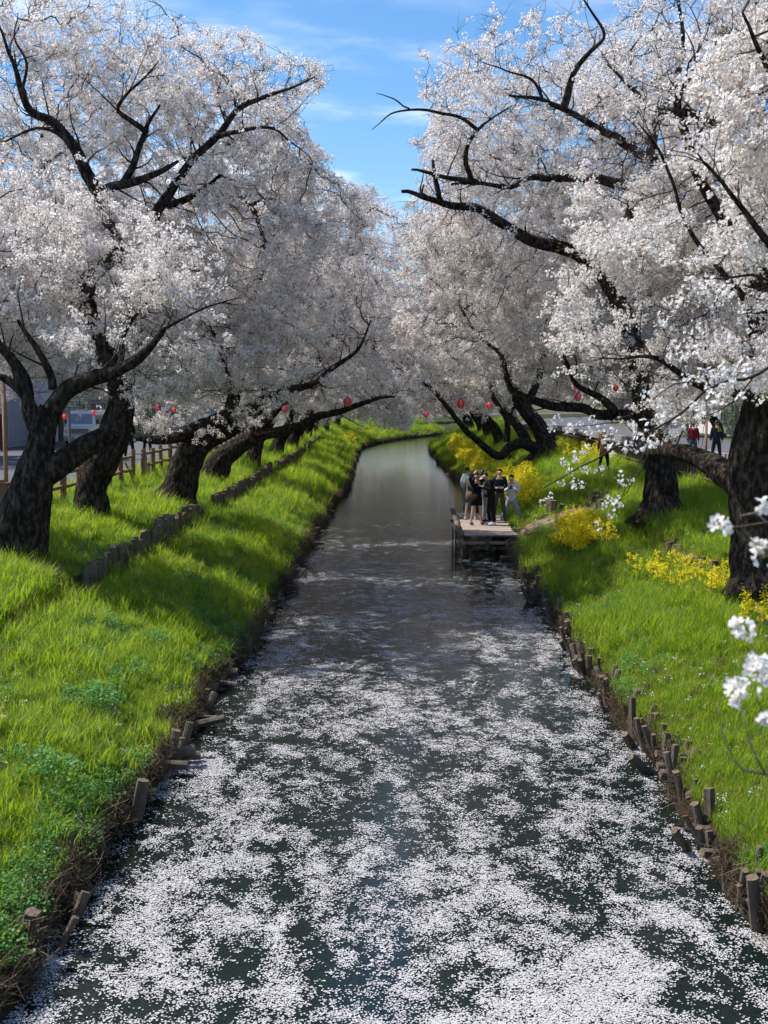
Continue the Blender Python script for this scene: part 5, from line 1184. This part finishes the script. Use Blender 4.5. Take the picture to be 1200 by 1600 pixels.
    mb.box(hd + (0, -.082, -.036), (.030, .006, .005)); mb.build('eyes_and_mouth', HAIR, root, origin=(0, 0, 0))
    # hair
    mb = MB(); hc = hd + (0, .026, .046)
    mb.ball(hc, (.090, .100, .092), 14, 9, zmin=-.35, fn=lambda p: np.array([1, 1, 1]) * (1 if p[1] > -.25 or p[2] > .72 else .55))
    if hair == 'bun': mb.ball(hc + (0, .10, .04), .052, 10, 7)
    if hair == 'long': mb.tube([hc + (0, .03, .02), hc + (0, .06, -.12), hc + (0, .075, -.30), hc + (0, .07, -.44)], [.085, .10, .105, .06], 12)
    mb.build('hair', HAIR, root, smooth=True, origin=(0, 0, 0))
    # clothing
    lo = hip + (0, 0, -.09 - top_len); V = [lo, sp, ch, ch + (0, -.03 * b, .11)]; E = [(0, 1), (1, 2), (2, 3)]; Rr = [(.180, .145), (.172, .138), (.185, .135), (.07, .065)]
    for s in (-1, 1): sh, el, wr, hn, d = A[s]; b0 = len(V); V += [sh, el, wr - d * .02]; E += [(2, b0), (b0, b0 + 1), (b0 + 1, b0 + 2)]; Rr += [.072, .060 * cuff, .046 * cuff]
    link('top', skin_mesh('top', [tuple(v) for v in V], E, Rr, [cloth(top)], 2), None, root)
    if legs == 'trousers' or legs == 'wide':
        wq = 1.35 if legs == 'wide' else 1.0; V = [hip + (0, 0, .12), hip + (0, 0, -.04)]; E = [(0, 1)]; Rr = [(.158, .125), (.168, .132)]
        for s in (-1, 1): hp, kn, an, to = Lg[s]; b0 = len(V); V += [hp + (0, 0, -.03), kn, an + (0, 0, .01)]; E += [(1, b0), (b0, b0 + 1), (b0 + 1, b0 + 2)]; Rr += [.098, .072 * wq, .058 * wq]
        link('trousers', skin_mesh('trousers', [tuple(v) for v in V], E, Rr, [cloth(bottom)], 2), None, root)
    elif legs == 'skirt':
        mb = MB(); mb.tube([hip + (0, 0, .10), hip + (0, 0, -.05), hip + (0, 0, -.28)], [.150, .182, .192], 18, warp=lambda p, a: 1 + .04 * np.cos(a * 6)[None, :] * np.linspace(0, 1, len(p))[:, None]); mb.build('skirt', cloth(bottom), root, smooth=True, origin=(0, 0, 0))
    else:
        mb = MB(); mb.tube([hip + (0, 0, .12), hip + (0, 0, -.1), hip + (0, 0, -.5), (0, 0, .12)], [.14, .175, .185, .20], 20, warp=lambda p, a: 1 + .05 * np.cos(a * 7)[None, :] * np.linspace(0, 1, len(p))[:, None]); mb.build('long_skirt', cloth(bottom), root, smooth=True, origin=(0, 0, 0))
    for s in (-1, 1):
        an, to = Lg[s][2], Lg[s][3]; mb = MB(); mb.ball((an + to) / 2 + (0, .0, -.012), (.052, .135, .055), 12, 7, fn=lambda p: np.array([1, 1, 1 if p[2] > -.3 else .85])); mb.build('shoe', cloth(shoe), root, smooth=True, origin=(0, 0, 0))
    return root, (A[-1][3] + A[1][3]) / 2, k
def held(root, hand, k, name, label, cat, dims, m, off=(0, -.03, .03), rot=(R(-40), 0, 0)):
    w_ = root.matrix_basis @ Vector(tuple(float(q) for q in (hand + np.array(off)))); o = empty(name, w_, root.rotation_euler.z, label=label, cat=cat)
    mb = MB(); mb.box((0, 0, 0), dims, rot); mb.build('case', m, o, origin=(0, 0, 0)); mb = MB(); d2 = (dims[0] * .88, dims[1] * .3, dims[2] * .92); mb.box(np.array(Euler(rot).to_matrix()) @ np.array([0, dims[1] * .45, 0]), d2, rot); mb.build('screen', M['glass'], o, origin=(0, 0, 0)); return o
DZ = PZ0 + .003
person(2.24, 42.0, DZ, 1.60, 150, 'woman in a pale cyan kimono top and teal skirt at the back of the pier', (.55, .68, .68), (.06, .24, .30), (.6, .6, .58), 'side', 'long', hair='bun', cuff=1.6)
person(2.20, 39.6, DZ, 1.56, 160, 'person with a dark bun in an olive grey jacket and brown skirt, back turned', (.13, .13, .10), (.16, .095, .05), (.7, .7, .68), 'hold', 'skirt', hair='bun', bend=.3, top_len=.05)
person(2.30, 38.0, DZ, 1.66, 20, 'woman in a short black dress with bare legs, one arm up to her head', (.008, .008, .009), (.008, .008, .009), (.05, .05, .055), 'raise', 'skirt', hair='long')
person(2.56, 38.9, DZ, 1.70, 100, 'person in a light grey top and grey trousers behind the woman in black', (.30, .31, .32), (.22, .23, .25), (.02, .02, .02), 'hold', 'trousers')
r_, hd_, k_ = person(2.76, 37.9, DZ, 1.70, -75, 'man all in black bending his head over a phone on the pier', (.010, .010, .012), (.010, .011, .014), (.75, .75, .73), 'phone', 'wide', bend=.75)
held(r_, hd_, k_, 'mobile_phone', 'dark phone held by the man all in black', 'phone', (.075, .010, .15), M['black'])
r_, hd_, k_ = person(3.10, 39.1, DZ, 1.72, -5, 'man in a navy sweater and grey brown trousers holding papers', (.012, .018, .035), (.10, .088, .078), (.06, .06, .06), 'hold', 'trousers')
held(r_, hd_, k_, 'paper_sheet', 'white folded paper in the hands of the man in navy', 'paper', (.16, .004, .11), mat('white_paper', (.75, .75, .73), .8), rot=(R(60), 0, 0))
r_, hd_, k_ = person(3.52, 39.4, ground_at(3.52, 39.4) + .04, 1.70, -10, 'person in loose white shirt and wide pale trousers, legs apart', (.72, .73, .74), (.34, .37, .42), (.5, .5, .5), 'phone', 'wide', stance=.24, bend=.35, cuff=1.5, top_len=.06)
held(r_, hd_, k_, 'mobile_phone', 'black phone held by the person in the white shirt', 'phone', (.075, .010, .15), M['black'])
def bag(x, y, z, dims, c, label, name='shoulder_bag', strap=.5, rz=0):
    o = empty(name, (x, y, z), rz, label=label, cat='bag'); mb = MB(); mb.ball((0, 0, 0), (dims[0] / 2, dims[1] / 2, dims[2] / 2), 14, 9, fn=lambda p: np.sign(p) * np.abs(p) ** .6); mb.build('pouch', cloth(c), o, smooth=True, origin=(0, 0, 0))
    mb = MB(); mb.tube([(-dims[0] * .4, 0, dims[2] * .4), (-.03, .01, strap), (.05, .02, strap), (dims[0] * .4, 0, dims[2] * .4)], .012, 5); mb.build('strap', cloth((.03, .03, .03)), o, origin=(0, 0, 0)); return o
bag(3.08, 38.93, DZ + .86, (.26, .12, .22), (.16, .15, .15), 'grey waist bag on the man in the navy sweater', strap=.30)
bag(2.52, 37.75, DZ + .88, (.28, .14, .26), (.035, .033, .030), 'black bag hanging between the woman in black and the man in black', strap=.5)
bag(2.08, 39.35, DZ + .95, (.34, .2, .40), (.12, .12, .10), 'olive grey bag carried by the person with the bun', strap=.4)
WG = 'people walking beside the canal'
person(11.5, 48.5, ZTOP + .01, 1.62, 170, 'walker in a dark red jacket and jeans on the right path, seen from behind', (.20, .015, .025), (.06, .10, .16), (.03, .03, .03), 'side', 'trousers', group=WG)
bag(11.12, 48.3, ZTOP + .95, (.36, .16, .42), (.55, .60, .58), 'white cloth tote bag on the walker in dark red', name='tote_bag', strap=.55)
person(12.25, 47.8, ZTOP + .01, 1.70, 175, 'walker in dark clothes with a yellow green backpack on the right path', (.02, .025, .035), (.015, .018, .025), (.02, .02, .02), 'side', 'trousers', group=WG)
bag(12.25, 47.58, ZTOP + 1.25, (.34, .22, .48), (.36, .40, .02), 'yellow green backpack on the walker in dark clothes', name='backpack', strap=.28)
person(7.25, 44.0, ground_at(7.25, 44), 1.60, 160, 'person in a brown coat standing on the upper right bank by the picket fence', (.16, .07, .03), (.012, .012, .015), (.02, .02, .02), 'side', 'trousers', group=WG, top_len=.2)
person(9.9, 52, ZTOP + .01, 1.72, 100, 'walker in a pale grey coat on the right path behind the brown coat', (.32, .32, .33), (.05, .05, .06), (.02, .02, .02), 'side', 'trousers', group=WG, top_len=.15)
person(-11.4, 50.5, ZTOP + .01, 1.70, 10, 'walker in black on the left road under the blossoms', (.012, .012, .014), (.02, .02, .024), (.5, .5, .5), 'hold', 'trousers', group=WG)
person(-10.8, 51.2, ZTOP + .01, 1.62, 10, 'walker in a grey jacket beside the one in black on the left road', (.15, .15, .16), (.03, .03, .04), (.4, .4, .4), 'side', 'trousers', group=WG)

# ---------------------------------------------------------------- flowering twigs close to the camera (they hang from the tree outside the frame)
def hi_cluster(c, r, seed, nfl=11, fr=.0165):
    rg = np.random.default_rng(seed); mb = MB()
    for k in range(nfl):
        d = unit(rg.normal(0, 1, 3) + np.array([0, 0, .15])); cc = c + d * r * rg.uniform(.75, 1.0); flower(mb, cc, unit(d + rg.normal(0, .3, 3)), fr * rg.uniform(.9, 1.15), rg, 0, cup=.45, calyx=1, detail=True)
        mb.tube([c, (c + cc) / 2 + rg.normal(0, .002, 3), cc - d * fr * .4], [.0009, .0008, .001], 3, 2, caps=False)
    for k in range(3): d = unit(rg.normal(0, 1, 3)); u, w, _ = basis(d); s = .012; mb.add([c, c + d * s + u * s * .4, c + d * s * 2.2, c + d * s - u * s * .4], [(0, 1, 2, 3)], 2)
    return mb
MT = [M['petal'], M['calyx'], M['young_leaf'], M['petal_pink']]
def front_twig(label, lines, clusters, d, seed):
    p0 = P(*lines[0][0][0], d); root = empty('cherry_twig', p0, label=label, cat='twig', group='flowering twigs in the foreground')
    for pts, r0, r1 in lines:
        q, qr = resample(T(pts, d, d * 1.01), .03, np.linspace(r0, r1, len(pts))); mb = MB(); mb.tube(q, qr * (1 + .15 * rng.normal(0, 1, len(qr))), 7); mb.build('stem', M['front_stem'], root, smooth=True, origin=tuple(p0))
    for i, (x, y, rp) in enumerate(clusters):
        mb = hi_cluster(P(x, y, d + rng.normal(0, .04)), rp / FPX * d * .88, seed + i, nfl=max(5, int(rp / 2.6))); mb.build('flower_cluster', MT, root, origin=tuple(p0))
M['front_stem'] = mat('pale_twig_bark', (.10, .075, .06), .8, .2, var=(.18, .145, .12), vscale=60)
front_twig('blurred flowering twig low at the right edge over the grass', [([(1230, 1215), (1200, 1210), (1160, 1202), (1148, 1196), (1146, 1186), (1130, 1150), (1122, 1100)], .0035, .0010), ([(1195, 1208), (1180, 1180), (1168, 1150), (1162, 1110)], .0025, .0012), ([(1200, 1120), (1180, 1150), (1168, 1160)], .0015, .001)], [(1160, 1082, 27), (1180, 1045, 17), (1199, 1132, 16)], 2.7, 700)
front_twig('blurred flowering twig at the right edge beside the yellow heads', [([(1235, 1010), (1210, 990), (1190, 960), (1180, 940)], .0025, .0015), ([(1210, 1035), (1190, 1030), (1165, 985)], .0015, .001)], [(1157, 983, 20), (1184, 1034, 15), (1203, 1060, 12)], 2.9, 720)
front_twig('pale bent twig with white flowers before the massive right trunk', [([(1240, 835), (1205, 822), (1188, 806), (1176, 800), (1158, 806)], .0030, .0022), ([(1240, 812), (1190, 817), (1160, 822), (1138, 824)], .0016, .0010), ([(1230, 790), (1205, 783), (1190, 788)], .0015, .001)], [(1122, 824, 19), (1192, 790, 13), (1199, 868, 21), (1184, 853, 8)], 3.0, 740)
# longer spray a little further off
def spray(label, lines, clusters, d):
    p0 = P(*lines[0][0][0], d); root = empty('cherry_branch', p0, label=label, cat='branch', group='flowering twigs in the foreground')
    for pts, r0, r1 in lines:
        q, qr = resample(T(pts, d, d), .08, np.linspace(r0, r1, len(pts))); q[1:-1] += rng.normal(0, .006, q[1:-1].shape); mb = MB(); mb.tube(q, qr, 7); mb.build('stem', M['twig'], root, smooth=True, origin=tuple(p0))
    for i, (x, y, rp) in enumerate(clusters):
        p = P(x, y, d + rng.normal(0, .12)); o = bpy.data.objects.new('flower_cluster', NEAR_P[i % 6].data); COL.objects.link(o); o.parent = root; o.location = Vector(tuple(p - p0)); o.rotation_euler = tuple(rng.uniform(0, 6, 3)); o.scale = (rp / 271 / .085 * d / 7,) * 3
main = [(1330, 470), (1250, 540), (1180, 585), (1120, 602), (1060, 648), (1000, 682), (930, 716), (888, 740), (850, 762)]
cl_ = [(1040, 655, 18), (1060, 668, 22), (1085, 640, 20), (1075, 600, 16), (1020, 690, 16), (1030, 640, 14), (1000, 665, 18), (1002, 690, 20), (985, 700, 15), (960, 700, 17), (945, 692, 12), (904, 712, 15), (881, 721, 10), (918, 700, 9), (890, 735, 10), (913, 733, 11), (878, 754, 9), (895, 756, 11), (908, 757, 9), (937, 733, 12), (1110, 615, 22), (1130, 590, 22), (1120, 640, 18), (1100, 585, 18), (1150, 610, 20), (1165, 580, 22), (1010, 620, 15), (850, 785, 9), (860, 775, 8)]
spray('long flowering branch reaching in from the right before the straight trunk', [(main, .012, .003), ([(1052, 655), (1020, 690), (1000, 735), (975, 775)], .004, .002), ([(1180, 585), (1130, 640), (1100, 650)], .005, .002), ([(1120, 602), (1050, 600), (1000, 640), (960, 655)], .005, .002)], cl_, 7.0)
spray('short hanging spray of white flowers above the yellow clump', [([(1052, 655), (1010, 700), (985, 745), (965, 785), (940, 815)], .004, .002), ([(975, 765), (960, 780)], .002, .0015)], [(970, 745, 11), (975, 755, 9), (958, 778, 14), (945, 790, 9), (966, 790, 13), (956, 805, 10), (935, 822, 9), (986, 750, 8)], 6.9)
spray('small flowering spray before the dark picket fence', [([(967, 660), (930, 665), (890, 668), (860, 672)], .004, .002)], [(862, 668, 9), (888, 670, 13), (905, 668, 11), (918, 676, 12), (940, 668, 11), (955, 676, 12), (870, 655, 9), (925, 655, 9)], 7.3)
